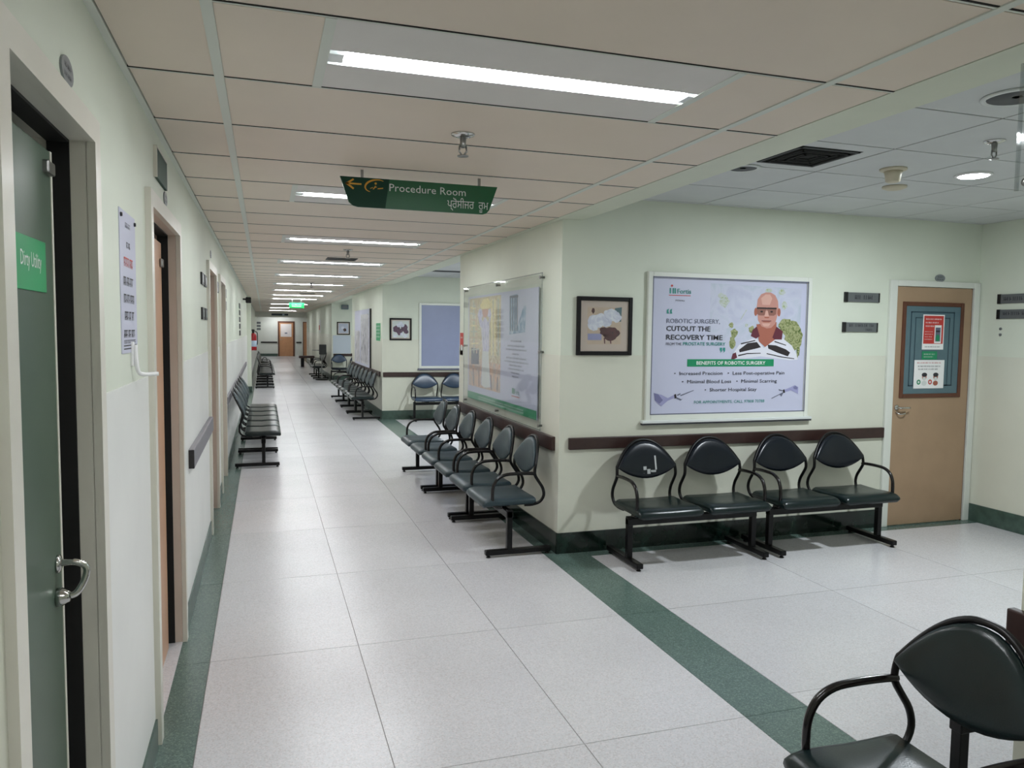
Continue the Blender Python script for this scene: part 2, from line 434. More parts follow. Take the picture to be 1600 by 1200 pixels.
structure('trim_3', bx(XR, XR + .16, YE, YF, HC, 2.75), 'beam_paint', 'pale beam over the mouth of the third recess')
bm = bx(XL, 2.5, 40, 40.25, 2.2, 2.75, 0)
structure('trim_4', bm, 'white_paint', 'pale lintel across the far end of the corridor')

# ------------------------------------------------------------------ light fittings
ORD = ['first', 'second', 'third', 'fourth', 'fifth', 'sixth', 'seventh', 'eighth', 'ninth', 'tenth', 'eleventh', 'twelfth', 'thirteenth', 'fourteenth', 'fifteenth', 'sixteenth', 'seventeenth', 'eighteenth']
def fixture_meshes():
    d = {}
    b = BM(); box(b, -.61, .61, -.295, -.065, 0, .012, 0); d['panel_front'] = mesh('panel', b, 'ceil_tile_light')
    b = BM(); box(b, -.61, .61, .065, .295, 0, .012, 0); d['panel_back'] = mesh('panel', b, 'ceil_tile_light')
    b = BM(); P_ = [(-.065, 0), (-.06, 0), (-.055, .03), (.055, .03), (.06, 0), (.065, 0), (.06, .036), (-.06, .036)]
    a = [b.verts.new((-.61, y, z)) for y, z in P_]; c = [b.verts.new((.61, y, z)) for y, z in P_]
    for i in range(8): b.faces.new((a[i], c[i], c[(i + 1) % 8], a[(i + 1) % 8]))
    d['trough'] = mesh('trough', b, 'trough')
    b = BM()
    n = 10; ring = []
    for x in (-.565, .585):
        ring.append([b.verts.new((x, .034 * math.cos(PI * k / n), .018 - .0187 * math.sin(PI * k / n))) for k in range(n + 1)])
    for k in range(n): b.faces.new((ring[0][k], ring[0][k + 1], ring[1][k + 1], ring[1][k]))
    b.faces.new(ring[0]); b.faces.new(ring[1])
    d['tube'] = mesh('fluorescent_tube', b, 'tube', True)
    d['cap_a'] = mesh('end_cap', bx(-.61, -.566, -.036, .036, -.002, .03), 'trough'); d['cap_b'] = mesh('end_cap', bx(.586, .61, -.036, .036, -.002, .03), 'trough')
    d['bar_a'] = mesh('side_bar', bx(-.64, -.61, -.3, .295, -.003, .02), 'ceil_bar'); d['bar_b'] = mesh('side_bar', bx(.61, .64, -.3, .295, -.003, .02), 'ceil_bar')
    return d
FX = fixture_meshes()
vis = 0
for yy in LY:
    if yy < 1:
        lab = 'strip light above and behind the viewpoint, just outside the picture' if yy > -1 else 'strip light at the corridor end behind the viewpoint'
    elif yy > 40: lab = 'added strip light brightening the end bay, unseen behind the lintel, ' + ('its near one' if yy < 43 else 'its far one' if yy < 45 else 'its last one')  # unseen strips added past the lintel to brighten the end bay
    else:
        lab = ('nearest and largest fluorescent strip light in the corridor ceiling' if vis == 0 else '%s fluorescent strip light from the camera along the corridor ceiling' % ORD[vis]); vis += 1
    t = thing('strip_light', lab, 'ceiling light', (.80, yy - .006, HC), 0, 'fluorescent strip lights of the corridor')
    for nm, k in (('panel', 'panel_front'), ('panel', 'panel_back'), ('trough', 'trough'), ('fluorescent_tube', 'tube'), ('end_cap', 'cap_a'), ('end_cap', 'cap_b'), ('side_bar', 'bar_a'), ('side_bar', 'bar_b')):
        obj(nm, FX[k], t)
def downlight(x, y, z, lab, lit, r=.1, power=0):
    t = thing('downlight', lab, 'ceiling light', (x, y, z), 0, 'round downlights')
    part('rim', lathe(BM(), [(r, 0), (r + .004, -.006), (r - .012, -.012), (r - .02, -.004)], seg=28), 'white' if lit else 'offwhite', t, True)
    if lit:
        part('diffuser', lathe(BM(), [(r - .016, -.004), (r - .02, -.012), (.03, -.016), (.005, -.016)], seg=28), 'lamp_white', t, True)
        L = bpy.data.lights.new('lamp', 'AREA'); L.shape = 'DISK'; L.size = 2 * r - .04; L.energy = power; L.color = (.88, .95, 1)
        lo = bpy.data.objects.new('lamp', L); put(lo, t, (0, 0, -.02))
    else:
        part('louvre', lathe(BM(), [(r - .018, -.002), (r - .02, -.006), (.02, -.004), (.005, -.004)], seg=28), 'grille_dark', t, True)
    return t
downlight(4.1, 3.62, HR, 'lit round white downlight glowing in the recess ceiling', True, .1, DOWN)
downlight(2.93, 2.4, HR, 'unlit dark round downlight at the top right corner of the recess ceiling', False, .13)
downlight(2.70, 3.95, HR, 'unlit grey round downlight beside the black air vent', False, .1)
downlight(3.6, 11.2, HR, 'lit round downlight in the ceiling of the second recess, hidden by the middle block', True, .1, DOWN2)
downlight(3.6, 22.0, HR, 'lit round downlight in the ceiling of the third recess', True, .1, DOWN2)
# air diffuser with soot
t = thing('air_vent', 'square ceiling air vent with blackened sooty louvres', 'vent', (2.862, 3.587, HR))
b = BM(); box(b, -.3, .3, -.3, -.2, 0, .012); box(b, -.3, .3, .2, .3, 0, .012); box(b, -.3, -.2, -.2, .2, 0, .012); box(b, .2, .3, -.2, .2, 0, .012)
part('surround', b, 'room_tile', t)
part('duct', bx(-.2, .2, -.2, .2, -.001, .006), 'soot', t)
for k in range(5):
    s = .19 - .035 * k
    b = BM(); z = -.006 - .004 * (k % 2)
    for q in ((-s, s, -s, -s + .014), (-s, s, s - .014, s), (-s, -s + .014, -s, s), (s - .014, s, -s, s)): box(b, q[0], q[1], q[2], q[3], z, z + .004)
    part('louvre', b, 'soot' if k else 'grille_dark', t)
for x, y, z, lab in ((.79, 3.13, HC, 'chrome sprinkler head in front of the hanging green sign'), (3.49, 2.97, HR, 'grey sprinkler head in the recess ceiling beside the lit downlight'), (.82, 8.0, HC, 'small dark sprinkler head beyond the third strip light'), (.8, 14.0, HC, 'tiny sprinkler head far down the corridor ceiling')):
    t = thing('sprinkler', lab, 'sprinkler', (x, y, z), 0, 'ceiling sprinklers')
    part('escutcheon', lathe(BM(), [(.05, 0), (.048, -.006), (.03, -.012), (.018, -.014)], seg=20), 'chrome', t, True)
    part('body', lathe(BM(), [(.014, -.012), (.012, -.05), (.008, -.056)], seg=12), 'steel', t, True)
    b = BM(); tube(b, [(-.014, 0, -.048), (-.016, 0, -.07), (-.004, 0, -.086)], .004, 6); tube(b, [(.014, 0, -.048), (.016, 0, -.07), (.004, 0, -.086)], .004, 6)
    part('yoke', b, 'steel', t, True)
    part('deflector', lathe(BM(), [(.006, -.084), (.024, -.088), (.024, -.091), (.004, -.092)], seg=12), 'steel', t, True)
t = thing('smoke_detector', 'beige conical detector hanging from the recess ceiling', 'detector', (3.53, 3.66, HR))
part('base', lathe(BM(), [(.075, 0), (.075, -.01), (.06, -.016)], seg=24), 'plastic_beige', t, True)
part('cone', lathe(BM(), [(.052, -.012), (.045, -.04), (.04, -.075), (.03, -.08)], seg=24), 'plastic_beige', t, True)
t = thing('ceiling_speaker', 'flat beige disc on the recess ceiling behind the conical detector', 'detector', (3.95, 4.08, HR))
part('base', lathe(BM(), [(.075, 0), (.075, -.012), (.05, -.022), (.01, -.024)], seg=24), 'plastic_beige', t, True)
def slot(x, y, z, lab, w=.17, d=.16):
    t = thing('air_grille', lab, 'vent', (x, y, z), 0, 'small dark air grilles')
    b = BM(); box(b, -w, w, -d, -d + .02, -.006, 0); box(b, -w, w, d - .02, d, -.006, 0); box(b, -w, -w + .02, -d, d, -.006, 0); box(b, w - .02, w, -d, d, -.006, 0)
    part('frame', b, 'grille_dark', t)
    for k in range(5):
        q = -d + .04 + k * (2 * d - .08) / 4
        part('slat', bx(-w + .02, w - .02, q - .008, q + .008, -.004, -.001), 'grille_dark', t)
slot(.86, 9.1, HC, 'dark air grille between the strip lights in the corridor ceiling')
slot(2.95, 12.5, HR, 'grey air grille in the ceiling of the second recess', .3, .12)
slot(.95, 18.3, HC, 'distant dark air grille in the corridor ceiling')

# ------------------------------------------------------------------ doors in the left wall
def left_door(n, a, b, h, leafm, jambm, label, ajar=.0):
    d = tag(put(bpy.data.objects.new('door_%d' % n, None), None, (XL, a, 0)), label, None, None, 'structure')
    w = b - a
    bm = BM()   # frame lining with architrave
    uprism(bm, -.17, .001, [(-.03, 0), (0, 0), (0, h), (w, h), (w, 0), (w + .03, 0), (w + .03, h + .03), (-.03, h + .03)])
    part('door_frame', bm, jambm, d)
    bm = BM(); o = .062
    uprism(bm, 0, .022, [(-o, 0), (0, 0), (0, h), (w, h), (w, 0), (w + o, 0), (w + o, h + o), (-o, h + o)])
    part('architrave', bm, 'frame_paint', d)
    lf = part('door_leaf', bx(-.095, -.058, .004, w - .085, .008, h - .05, 0, .003), leafm, d)
    bm = BM(); uprism(bm, -.085, -.036, [(0, 0), (.007, 0), (.007, h - .007), (w - .007, h - .007), (w - .007, 0), (w, 0), (w, h), (0, h)])
    part('door_gap_shade', bm, 'rubber', d)  # black strip stands in for the shade in the gap round the leaf
    return d, lf
d1, lf = left_door(1, *DOORS[0], 'door_green', 'frame_paint', 'green door in a cream frame at the left edge')
part('edge_strip', bx(-.096, -.0565, .582, .597, .008, 2.05), 'frame_paint', d1, label='pale edging strip of the leaf')
part('closer_arm', bx(-.08, -.045, .52, .58, 1.99, 2.02, 0, .004), 'steel', d1)
HY, HZ = .545, 1.07
hd = part('pull_handle', tube(BM(), smoothpath([(-.058, HY, HZ), (-.02, HY, HZ + .002), (.003, HY + .005, HZ - .015), (-.001, HY, HZ - .045), (-.015, HY - .01, HZ - .07), (-.03, HY - .015, HZ - .076)], 5), .008, 10), 'chrome', d1, True)
part('rosette', lathe(BM(), [(.022, -.0585), (.022, -.052), (.012, -.048)], (0, HY, HZ), 'x', 18), 'chrome', hd, True)
part('rosette', lathe(BM(), [(.022, -.0585), (.022, -.046), (.014, -.034), (.012, -.03)], (0, HY - .012, HZ - .078), 'x', 18), 'chrome', hd, True)
s = thing('door_sign', 'green plastic room sign stuck on the green door', 'sign', (XL - .0575, 1.895, 1.772), PI / 2)
part('plate', bx(-.115, .115, -.003, 0, -.057, .057, 0, .001), 'tag_green', s)
text(s, 'Dirty Utility', -.08, -.006, .155, .032, 'white', -.0036)
d2, lf = left_door(2, *DOORS[1], 'door_pink', 'jamb_taupe', 'pinkish wooden door in a taupe lined frame, second on the left')
part('sill', bx(-.11, 0, 0, .98, -.01, .003), 'terrazzo', d2)
part('closer', bx(-.058, -.045, .82, .89, 1.93, 1.97, 0, .004), 'steel', d2)
d3, lf = left_door(3, *DOORS[2], 'door_pink', 'jamb_taupe', 'pinkish wooden door beyond the grey wall rail on the left')
d4, lf = left_door(4, *DOORS[3], 'door_pink', 'frame_paint', 'cream framed door just before the left row of chairs')
def oval(n, x, y, z, rz, lab):
    t = thing('number_plate', lab, 'sign', (x, y, z), rz, 'oval room number plates')
    b = BM(); prism(b, ell(0, 0, .055, .032, 24), -.005, 0); part('plate', b, 'plate_oval', t)
    b = BM(); scribble(b, -.03, .032, .004, .013, -.0055, 0, False, n); scribble(b, -.034, .034, -.016, .012, -.0055, 0, False, n + 9); part('digits', b, 'ink', t)
oval(1, XL, 1.99, 2.212, PI / 2, 'oval grey number plate above the green door')
oval(2, XL, 3.80, 2.215, PI / 2, 'oval grey number plate above the second left door')
oval(3, XL, 6.9, 2.25, PI / 2, 'small oval number plate above the third left door')
oval(4, 5.55, YB, 2.14, 0, 'oval grey number plate above the tan recess door')

# corner guards beside the doors, notice, bracket
t = thing('wall_notice', 'white paper notice with lines of script pinned beside the green door', 'notice', (XL, 2.765, 1.555), PI / 2)
part('sheet', bx(-.15, .15, -.0025, 0, 0, .45), 'paper', t)
b = BM()
for k, (z, h, w, mi) in enumerate(((.40, .016, .05, 2), (.335, .02, .035, 0), (.275, .03, .085, 1), (.215, .028, .1, 0), (.16, .028, .1, 0), (.105, .028, .09, 0), (.05, .024, .11, 0), (.03, .012, .11, 0))):
    scribble(b, -w, w, z, h, -.003, mi, True, k)
for z in (.022, .012): poly(b, [(-.12, z), (.13, z), (.13, z + .004), (-.12, z + .004)], -.003, 0)
part('script_lines', b, ['ink', 'red', 'ink_soft'], t)
for x in (-.13, .13): part('pin', lathe(BM(), [(.007, 0), (.006, -.006)], (x, -.0025, .43), 'y', 10), 'ink', t, True)
t = thing('wall_bracket', 'white bent wire bracket on the wall under the paper notice', 'bracket', (XL, 2.80, 1.48), PI / 2)
part('arm', tube(BM(), smoothpath([(0, -.012, .10), (0, -.015, .04), (.01, -.02, .008), (.03, -.035, .0), (.05, -.06, 0), (.055, -.075, 0)], 5), .007, 8), 'white', t, True)
part('back_plate', bx(-.018, .018, -.008, 0, .03, .11, 0, .002), 'white', t)
t = thing('green_plate', 'dark green rectangular plate high on the wall above the second left door', 'sign', (XL, 3.60, 2.31), PI / 2)
part('plate', bx(-.15, .20, -.012, 0, -.06, .06, 0, .002), 'sign_dark', t); b = BM()
box(b, -.158, -.15, -.014, 0, -.062, .062); box(b, -.15, .2, -.014, 0, .06, .066); part('rim', b, 'frame_paint', t)
# acrylic-like grey guard rail between doors 2 and 3
t = thing('wall_rail', 'grey wall guard rail between the two pinkish doors', 'wall rail', (XL, 4.66, 0), PI / 2)
part('rail', bx(0, 1.72, -.035, 0, .835, .945, 0, .006), 'rail_grey', t); part('end_face', bx(-.004, 0, -.034, 0, .837, .943), 'rail_black', t)
def plate(x, y, z, rz, w, h, lab, m='plate_dark', grp='black room name plates on the left wall', lines=0):
    t = thing('name_plate', lab, 'sign', (x, y, z), rz, grp)
    part('plate', bx(-w / 2, w / 2, -.012, 0, -h / 2, h / 2, 0, .002), m, t)
    return t
for y, z, lab in ((5.88, 1.985, 'upper left black plate before the third door'), (6.16, 1.985, 'upper right black plate before the third door'), (5.88, 1.74, 'lower left black plate before the third door'), (6.16, 1.74, 'lower right black plate before the third door')):
    t = plate(XL, y, z, PI / 2, .2, .085, lab); part('insert', bx(-.07, .07, -.0135, -.011, -.025, .025), 'plate_grey', t)
for y, z, w, lab in ((7.72, 2.02, .34, 'wide black plate between the third and fourth doors'), (9.25, 2.03, .3, 'upper black plate above the left chair row'), (9.25, 1.89, .3, 'second black plate above the left chair row')):
    plate(XL, y, z, PI / 2, w, .1, lab)
for k in range(5): plate(XL, 14.6, 2.03 - .12 * k, PI / 2, .5, .09, '%s of the five black plates stacked on the left wall' % ['topmost', 'second', 'middle', 'fourth', 'lowest'][k], grp='five stacked black plates')
# pilaster, extinguisher, camera
pl = BM(); box(pl, XL, XL + .1, 20.6, 21.1, 0, HC); box(pl, XL, XL + .115, 20.59, 21.11, 0, .15, 1)
structure('trim_5', pl, ['wall', 'marble_green'], 'shallow cream pilaster on the left wall')
t = thing('fire_extinguisher', 'red fire extinguisher hung on the left wall beyond the pilaster', 'extinguisher', (XL + .14, 21.4, 1.05))
part('cylinder', lathe(BM(), [(.085, 0), (.09, .02), (.09, .38), (.075, .43), (.03, .46)], seg=16), 'extinguisher', t, True)
part('label', lathe(BM(), [(.092, .1), (.092, .26)], seg=16), 'ext_label', t, True)
part('valve', lathe(BM(), [(.025, .45), (.025, .51), (.04, .515), (.04, .55), (.01, .56)], seg=12), 'rubber', t, True)
part('hose', tube(BM(), smoothpath([(.03, 0, .5), (.1, 0, .47), (.11, 0, .3), (.1, 0, .15)], 4), .012, 8), 'rubber', t, True)
part('wall_hook', bx(-.14, -.08, -.02, .02, .36, .4), 'steel', t)
t = thing('security_camera', 'black security camera sticking out under the ceiling on the left wall', 'camera', (XL, 17.0, 2.24), PI / 2)
part('mount', tube(BM(), [(0, 0, 0), (0, -.05, .0), (0, -.09, -.02)], .018, 8), 'rubber', t)
part('housing', bx(-.16, .1, -.17, -.06, -.08, .04, 0, .015), 'plate_dark', t)

# ------------------------------------------------------------------ recess door in the back wall
d5 = tag(put(bpy.data.objects.new('door_5', None), None, (5.05, YB, 0)), 'tan wooden door with a grey glass panel and notices', None, None, 'structure')
b = BM(); box(b, -.045, .03, -.025, .0, 0, 2.11, 0, .004); box(b, .875, .94, -.025, 0, 0, 2.11, 0, .004); box(b, .03, .875, -.025, 0, 2.06, 2.11, 0, .004)
part('door_frame', b, 'white_paint', d5)
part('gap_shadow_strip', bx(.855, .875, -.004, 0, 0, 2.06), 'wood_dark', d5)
part('door_leaf', bx(.03, .855, -.018, -.001, .01, 2.055, 0, .002), 'door_wood', d5)
gx0, gx1, gz0, gz1 = .095, .765, 1.11, 1.93
b = BM(); f = .035
box(b, gx0, gx0 + f, -.03, -.015, gz0, gz1, 0, .004); box(b, gx1 - f, gx1, -.03, -.015, gz0, gz1, 0, .004); box(b, gx0 + f, gx1 - f, -.03, -.015, gz0, gz0 + f, 0, .004); box(b, gx0 + f, gx1 - f, -.03, -.015, gz1 - f, gz1, 0, .004)
part('glazing_bead', b, 'wood_dark', d5)
gp = part('pane', bx(gx0 + f, gx1 - f, -.021, -.017, gz0 + f, gz1 - f), 'glass_grey', d5)
b = BM()
def rect_line(b, x0, x1, z0, z1, w, y):
    for q in ((x0, x1, z0, z0 + w), (x0, x1, z1 - w, z1), (x0, x0 + w, z0, z1), (x1 - w, x1, z0, z1)):
        poly(b, [(q[0], q[2]), (q[1], q[2]), (q[1], q[3]), (q[0], q[3])], y)
rect_line(b, .185, .665, 1.21, 1.85, .01, -.0225); rect_line(b, .235, .615, 1.21, 1.80, .008, -.0225)
part('etched_lines', b, 'glass_line', gp)
b = lathe(BM(), [(.022, -.018), (.022, -.028), (.01, -.03)], (.075, 0, 1.03), 'y', 14)
tube(b, smoothpath([(.075, -.03, 1.03), (.075, -.06, 1.03), (.10, -.066, 1.03), (.18, -.064, 1.028)], 4), .008, 8)
tube(b, smoothpath([(.07, -.02, .99), (.09, -.05, .975), (.14, -.05, .98), (.165, -.025, .99)], 4), .006, 8)
part('lever_handle', b, 'chrome', d5, True)
def notice(name, lab, cat, x, z, w, h, m, y=-.0235):
    t = thing(name, lab, cat, (x, YB + y, z)); part('sheet', bx(0, w, -.0012, 0, 0, h), m, t); return t
t = notice('red_poster', 'red printed notice with a phone picture taped to the door glass', 'notice', 5.365, 1.525, .235, .30, 'white')
b = BM(); y = -.0016
poly(b, [(.01, .05), (.225, .05), (.225, .29), (.01, .29)], y, 0)
poly(b, [(.13, .055), (.205, .055), (.205, .21), (.13, .21)], y - .0002, 1)
poly(b, [(.14, .07), (.195, .07), (.195, .19), (.14, .19)], y - .0004, 2)
poly(b, ell(.167, .10, .022, .03, 12), y - .0006, 3); poly(b, [(.145, .15), (.19, .15), (.19, .165), (.145, .165)], y - .0006, 4)
for k in range(3): scribble(b, .03, .2 - .03 * k, .255 - .03 * k, .014, y - .0002, 1, False, k)
for k in range(4): scribble(b, .025, .11, .15 - .022 * k, .008, y - .0002, 1, False, 5 + k)
scribble(b, .03, .2, .02, .01, y, 4, False, 20)
part('print', b, ['red', 'white', 'ink_soft', 'poster_band', 'ink'], t)
t = notice('green_tag', 'small green tag between the two notices on the door glass', 'notice', 5.37, 1.44, .165, .07, 'poster_band')
b = BM(); scribble(b, .02, .14, .04, .012, -.0016, 0, False, 3); scribble(b, .02, .12, .018, .01, -.0016, 0, False, 4); part('print', b, 'offwhite', t)
t = notice('mask_poster', 'white notice with two masked face drawings on the door glass', 'notice', 5.29, 1.19, .33, .245, 'white', -.025)
b = BM(); y = -.0016
for k, (z, x0, x1) in enumerate(((.215, .03, .3), (.185, .04, .29), (.16, .045, .27))): scribble(b, x0, x1, z, .014, y, 0 if k else 1, False, 30 + k)
for x, sk, rc in ((.115, 4, 2), (.24, 3, 1)):
    poly(b, ell(x, .10, .026, .03, 14), y, sk); poly(b, ell(x, .118, .03, .018, 14), y - .0002, 0); poly(b, ell(x, .085, .018, .014, 12), y - .0004, 5)
    poly(b, ell(x, .045, .028, .022, 12), y, 5 if sk == 4 else 3)
    poly(b, ell(x - .06, .055, .022, .022, 14), y - .0001, rc); poly(b, ell(x - .06, .055, .011, .011, 12), y - .0003, 5)
part('print', b, ['ink', 'red', 'poster_band', 'skin_dark', 'skin', 'offwhite'], t)

# room name plates in the recess
def name_plate(x, y, z, rz, w, lab, lines):
    t = thing('name_plate', lab, 'sign', (x, y, z), rz, 'grey room name plates of the recess')
    part('plate', bx(0, w, -.014, 0, 0, .078, 0, .002), 'plate_grey', t)
    part('end_block', bx(-.002, .03, -.017, 0, -.002, .08, 0, .002), 'plate_dark', t); part('end_block', bx(w - .012, w + .001, -.016, 0, 0, .078), 'plate_dark', t)
    b = BM()
    for k, (x0, x1, z0, h) in enumerate(lines): scribble(b, x0, x1, z0, h, -.0148, 0, False, int(x * 10) + k)
    part('lettering', b, 'ink', t)
    return t
name_plate(4.547, YB, 1.915, 0, .355, 'grey one-line name plate, upper of the pair left of the tan door', [(.10, .28, .022, .04)])
name_plate(4.54, YB, 1.668, 0, .355, 'grey two-line name plate, lower of the pair left of the tan door', [(.06, .31, .042, .028), (.23, .31, .01, .022)])
name_plate(BX, 4.985, 1.925, -PI / 2, .5, 'upper grey plate on the right wall of the recess', [(.06, .44, .022, .036)])
name_plate(BX, 4.985, 1.795, -PI / 2, .5, 'lower grey name plate on the right wall of the recess', [(.06, .44, .03, .032)])
t = thing('wall_switch', 'two small buttons on the wall under the right hand name plates', 'switch', (BX, 4.95, 1.66), -PI / 2)
for z in (0, .05): part('button', lathe(BM(), [(.012, 0), (.011, -.008), (.004, -.01)], (0, 0, z), 'y', 12), 'plate_grey', t, True)

# ------------------------------------------------------------------ guard rails
def rail(n, x0, x1, y, rz, lab, m='rail_brown', z0=.775, z1=.862, X=None):
    loc = (x0, y, 0) if X is None else X
    t = thing('wall_rail', lab, 'wall rail', loc, rz, 'dark wall guard rails')
    part('rail', bx(0, x1 - x0, -.03, 0, z0, z1, 0, .005), m, t)
rail(1, 2.12, 5.0, YB, 0, 'dark brown guard rail on the back wall under the robotic surgery poster')
rail(2, 0, 2.87, 0, -PI / 2, 'dark brown guard rail behind the near row of chairs', X=(XR, 8.12, 0), z0=.757)
rail(3, 0, 2.6, 0, -PI / 2, 'brown guard rail with its cut end at the right edge of the picture', X=(XR, 1.6, 0), z0=.76, z1=.865)
rail(4, 2.06, 4.2, YD, 0, 'dark brown guard rail on the back wall of the second recess')
rail(5, 0, 4.7, 0, -PI / 2, 'dark guard rail behind the far right row of chairs', X=(XR, 18.9, 0))
rail(6, 2.1, 4.5, YF, 0, 'dark guard rail on the back wall of the third recess')
rail(7, -.2, .73, YG, 0, 'black guard rail on the end wall left of the orange door', 'rail_black')
rail(8, 1.8, 2.1, YG, 0, 'short black guard rail on the end wall right of the orange door', 'rail_black')
rail(9, 0, 9.5, 0, PI / 2, 'grey guard rail behind the left chair rows', 'rail_grey', X=(XL, 9.1, 0))

# ------------------------------------------------------------------ framed pictures
def picture(x, y, w, h, z, lab, art, frame='frame_black', fw=.03, rz=0, matm='mat_beige'):
    t = thing('framed_picture', lab, 'picture', (x, y, z), rz, 'framed flower pictures')
    b = BM()
    box(b, 0, fw, -.025, 0, 0, h, 0, .004); box(b, w - fw, w, -.025, 0, 0, h, 0, .004); box(b, fw, w - fw, -.025, 0, 0, fw, 0, .004); box(b, fw, w - fw, -.025, 0, h - fw, h, 0, .004)
    part('frame', b, frame, t)
    part('mat_board', bx(fw, w - fw, -.012, 0, fw, h - fw), matm, t)
    b = BM(); mats = art(b, w, h, -.0125); part('painting', b, mats, t)
    part('glazing', bx(fw, w - fw, -.019, -.0175, fw, h - fw), 'acrylic', t)
    return t
def blob(r, cx_, cz_, rx, rz_, n=16, j=.18):
    return [(cx_ + rx * math.cos(2 * PI * i / n) * (1 + r.uniform(-j, j)), cz_ + rz_ * math.sin(2 * PI * i / n) * (1 + r.uniform(-j, j))) for i in range(n)]
def art1(b, w, h, y):
    r = random.Random(3)
    U = lambda u, v: (u * w, h * (1 - v))
    poly(b, [U(.19, .18), U(.8, .18), U(.8, .81), U(.19, .81)], y, 0)
    poly(b, [U(.68, .19), U(.81, .17), U(.8, .42), U(.7, .42)], y - .0002, 4)
    poly(b, [U(.2, .63), U(.45, .63), U(.45, .74), U(.2, .74)], y - .0002, 5)
    for u, v, s in ((.34, .42, .14), (.44, .36, .10), (.52, .42, .12), (.3, .5, .1), (.62, .31, .13), (.7, .34, .1), (.57, .28, .08)):
        poly(b, blob(r, *U(u, v), s * w, s * h * .85), y - .0004 - s * .001, 1)
    for u, v, s in ((.54, .60, .12), (.63, .60, .13), (.6, .66, .12), (.69, .62, .09), (.47, .56, .06)):
        poly(b, blob(r, *U(u, v), s * w, s * h * .7), y - .0008 - s * .001, 2)
    poly(b, blob(r, *U(.29, .24), .028 * w, .045 * h), y - .0006, 2)
    for u in (.5, .61): poly(b, [U(u - .012, .7), U(u + .012, .7), U(u + .02, .8), U(u, .8)], y - .0005, 3)
    return ['mat_tan', 'flower', 'burgundy', 'maroon', 'glass_grey', 'arm_lav']
picture(2.167, YB, .445, .43, 1.47, 'black framed picture of white and burgundy flowers on the recess back wall', art1)
def art2(b, w, h, y):
    r = random.Random(5); U = lambda u, v: (u * w, h * (1 - v))
    poly(b, [U(.12, .12), U(.88, .12), U(.88, .88), U(.12, .88)], y, 0)
    for u, v, s in ((.3, .5, .16), (.66, .45, .17), (.45, .62, .14), (.75, .6, .1)): poly(b, blob(r, *U(u, v), s * w, s * h), y - .0004 - s * .001, 2)
    for u, v, s in ((.5, .28, .12), (.4, .33, .08), (.6, .33, .07), (.55, .72, .07), (.25, .8, .08), (.7, .8, .09)): poly(b, blob(r, *U(u, v), s * w, s * h), y - .0007 - s * .001, 1)
    return ['offwhite', 'flower', 'purple']
picture(2.178, YD, .405, .405, 1.448, 'black framed picture of purple flowers in the second recess', art2)
def art3(b, w, h, y):
    r = random.Random(9); U = lambda u, v: (u * w, h * (1 - v))
    poly(b, [U(.12, .12), U(.88, .12), U(.88, .88), U(.12, .88)], y, 0)
    for u, v, s in ((.45, .45, .12), (.6, .62, .13)): poly(b, blob(r, *U(u, v), s * w, s * h), y - .0004 - s * .001, 1 if s < .125 else 2)
    return ['paper', 'flower', 'burgundy']
picture(2.21, YF, .41, .41, 1.46, 'dark framed pale picture in the third recess', art3)

# ------------------------------------------------------------------ big poster on the back wall
PX0, PX1, PZ0, PZ1 = 2.735, 4.21, .955, 2.10
t = thing('robotic_surgery_poster', 'large framed robotic surgery advertisement on the recess back wall', 'poster', (PX0, YB, PZ0))
w, h = PX1 - PX0, PZ1 - PZ0
b = BM(); fw = .042
box(b, 0, fw, -.03, 0, .02, h, 0, .006); box(b, w - fw, w, -.03, 0, .02, h, 0, .006); box(b, fw, w - fw, -.03, 0, .02, .07, 0, .006); box(b, fw, w - fw, -.03, 0, h - fw, h, 0, .006)
part('frame', b, 'white_paint', t)
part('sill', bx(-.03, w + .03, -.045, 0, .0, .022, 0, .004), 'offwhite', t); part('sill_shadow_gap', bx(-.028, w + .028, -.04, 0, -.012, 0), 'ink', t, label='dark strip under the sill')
b = BM(); rect_line(b, fw - .006, w - fw + .006, .064, h - fw + .006, .008, -.0306); part('inner_bead', b, 'ink_soft', t)
u0, u1, z0, z1 = fw, w - fw, .07, h - fw
part('sheet', bx(u0, u1, -.012, 0, z0, z1), 'poster', t)
SW, SH = u1 - u0, z1 - z0
def V(u, v): return (u0 + u * SW, z1 - v * SH)
Y0 = -.0125
b = BM(); r = random.Random(11)
L = []   # (points, material)
def add(pts, mi): poly(b, [V(*p) for p in pts], Y0 - .00003 * len(L), mi); L.append(1)
add([(.36, .03), (.965, .05), (.965, .56), (.5, .56), (.36, .4)], 0)
def bl(cu, cv, ru, rv, n=14, j=.22): return [(cu + ru * math.cos(2 * PI * i / n) * (1 + r.uniform(-j, j)), cv + rv * math.sin(2 * PI * i / n) * (1 + r.uniform(-j, j))) for i in range(n)]
for cu, cv, ru, rv in ((.90, .36, .07, .08), (.93, .44, .05, .09), (.86, .33, .045, .05), (.9, .47, .05, .07), (.955, .52, .012, .06)): add(bl(cu, cv, ru, rv), 1)
for cu, cv, ru, rv in ((.52, .4, .025, .03), (.51, .47, .02, .045), (.5, .34, .015, .02), (.635, .37, .02, .03), (.74, .07, .025, .015), (.83, .08, .02, .02), (.6, .34, .01, .015), (.85, .18, .018, .03)): add(bl(cu, cv, ru, rv), 1 if cv > .3 and ru > .012 else 2)
for cu, cv, ru, rv in ((.45, .16, .03, .045), (.43, .12, .02, .02)): add(bl(cu, cv, ru, rv), 2)
add([(.555, .3), (.56, .3), (.6, .22), (.594, .22)], 2)
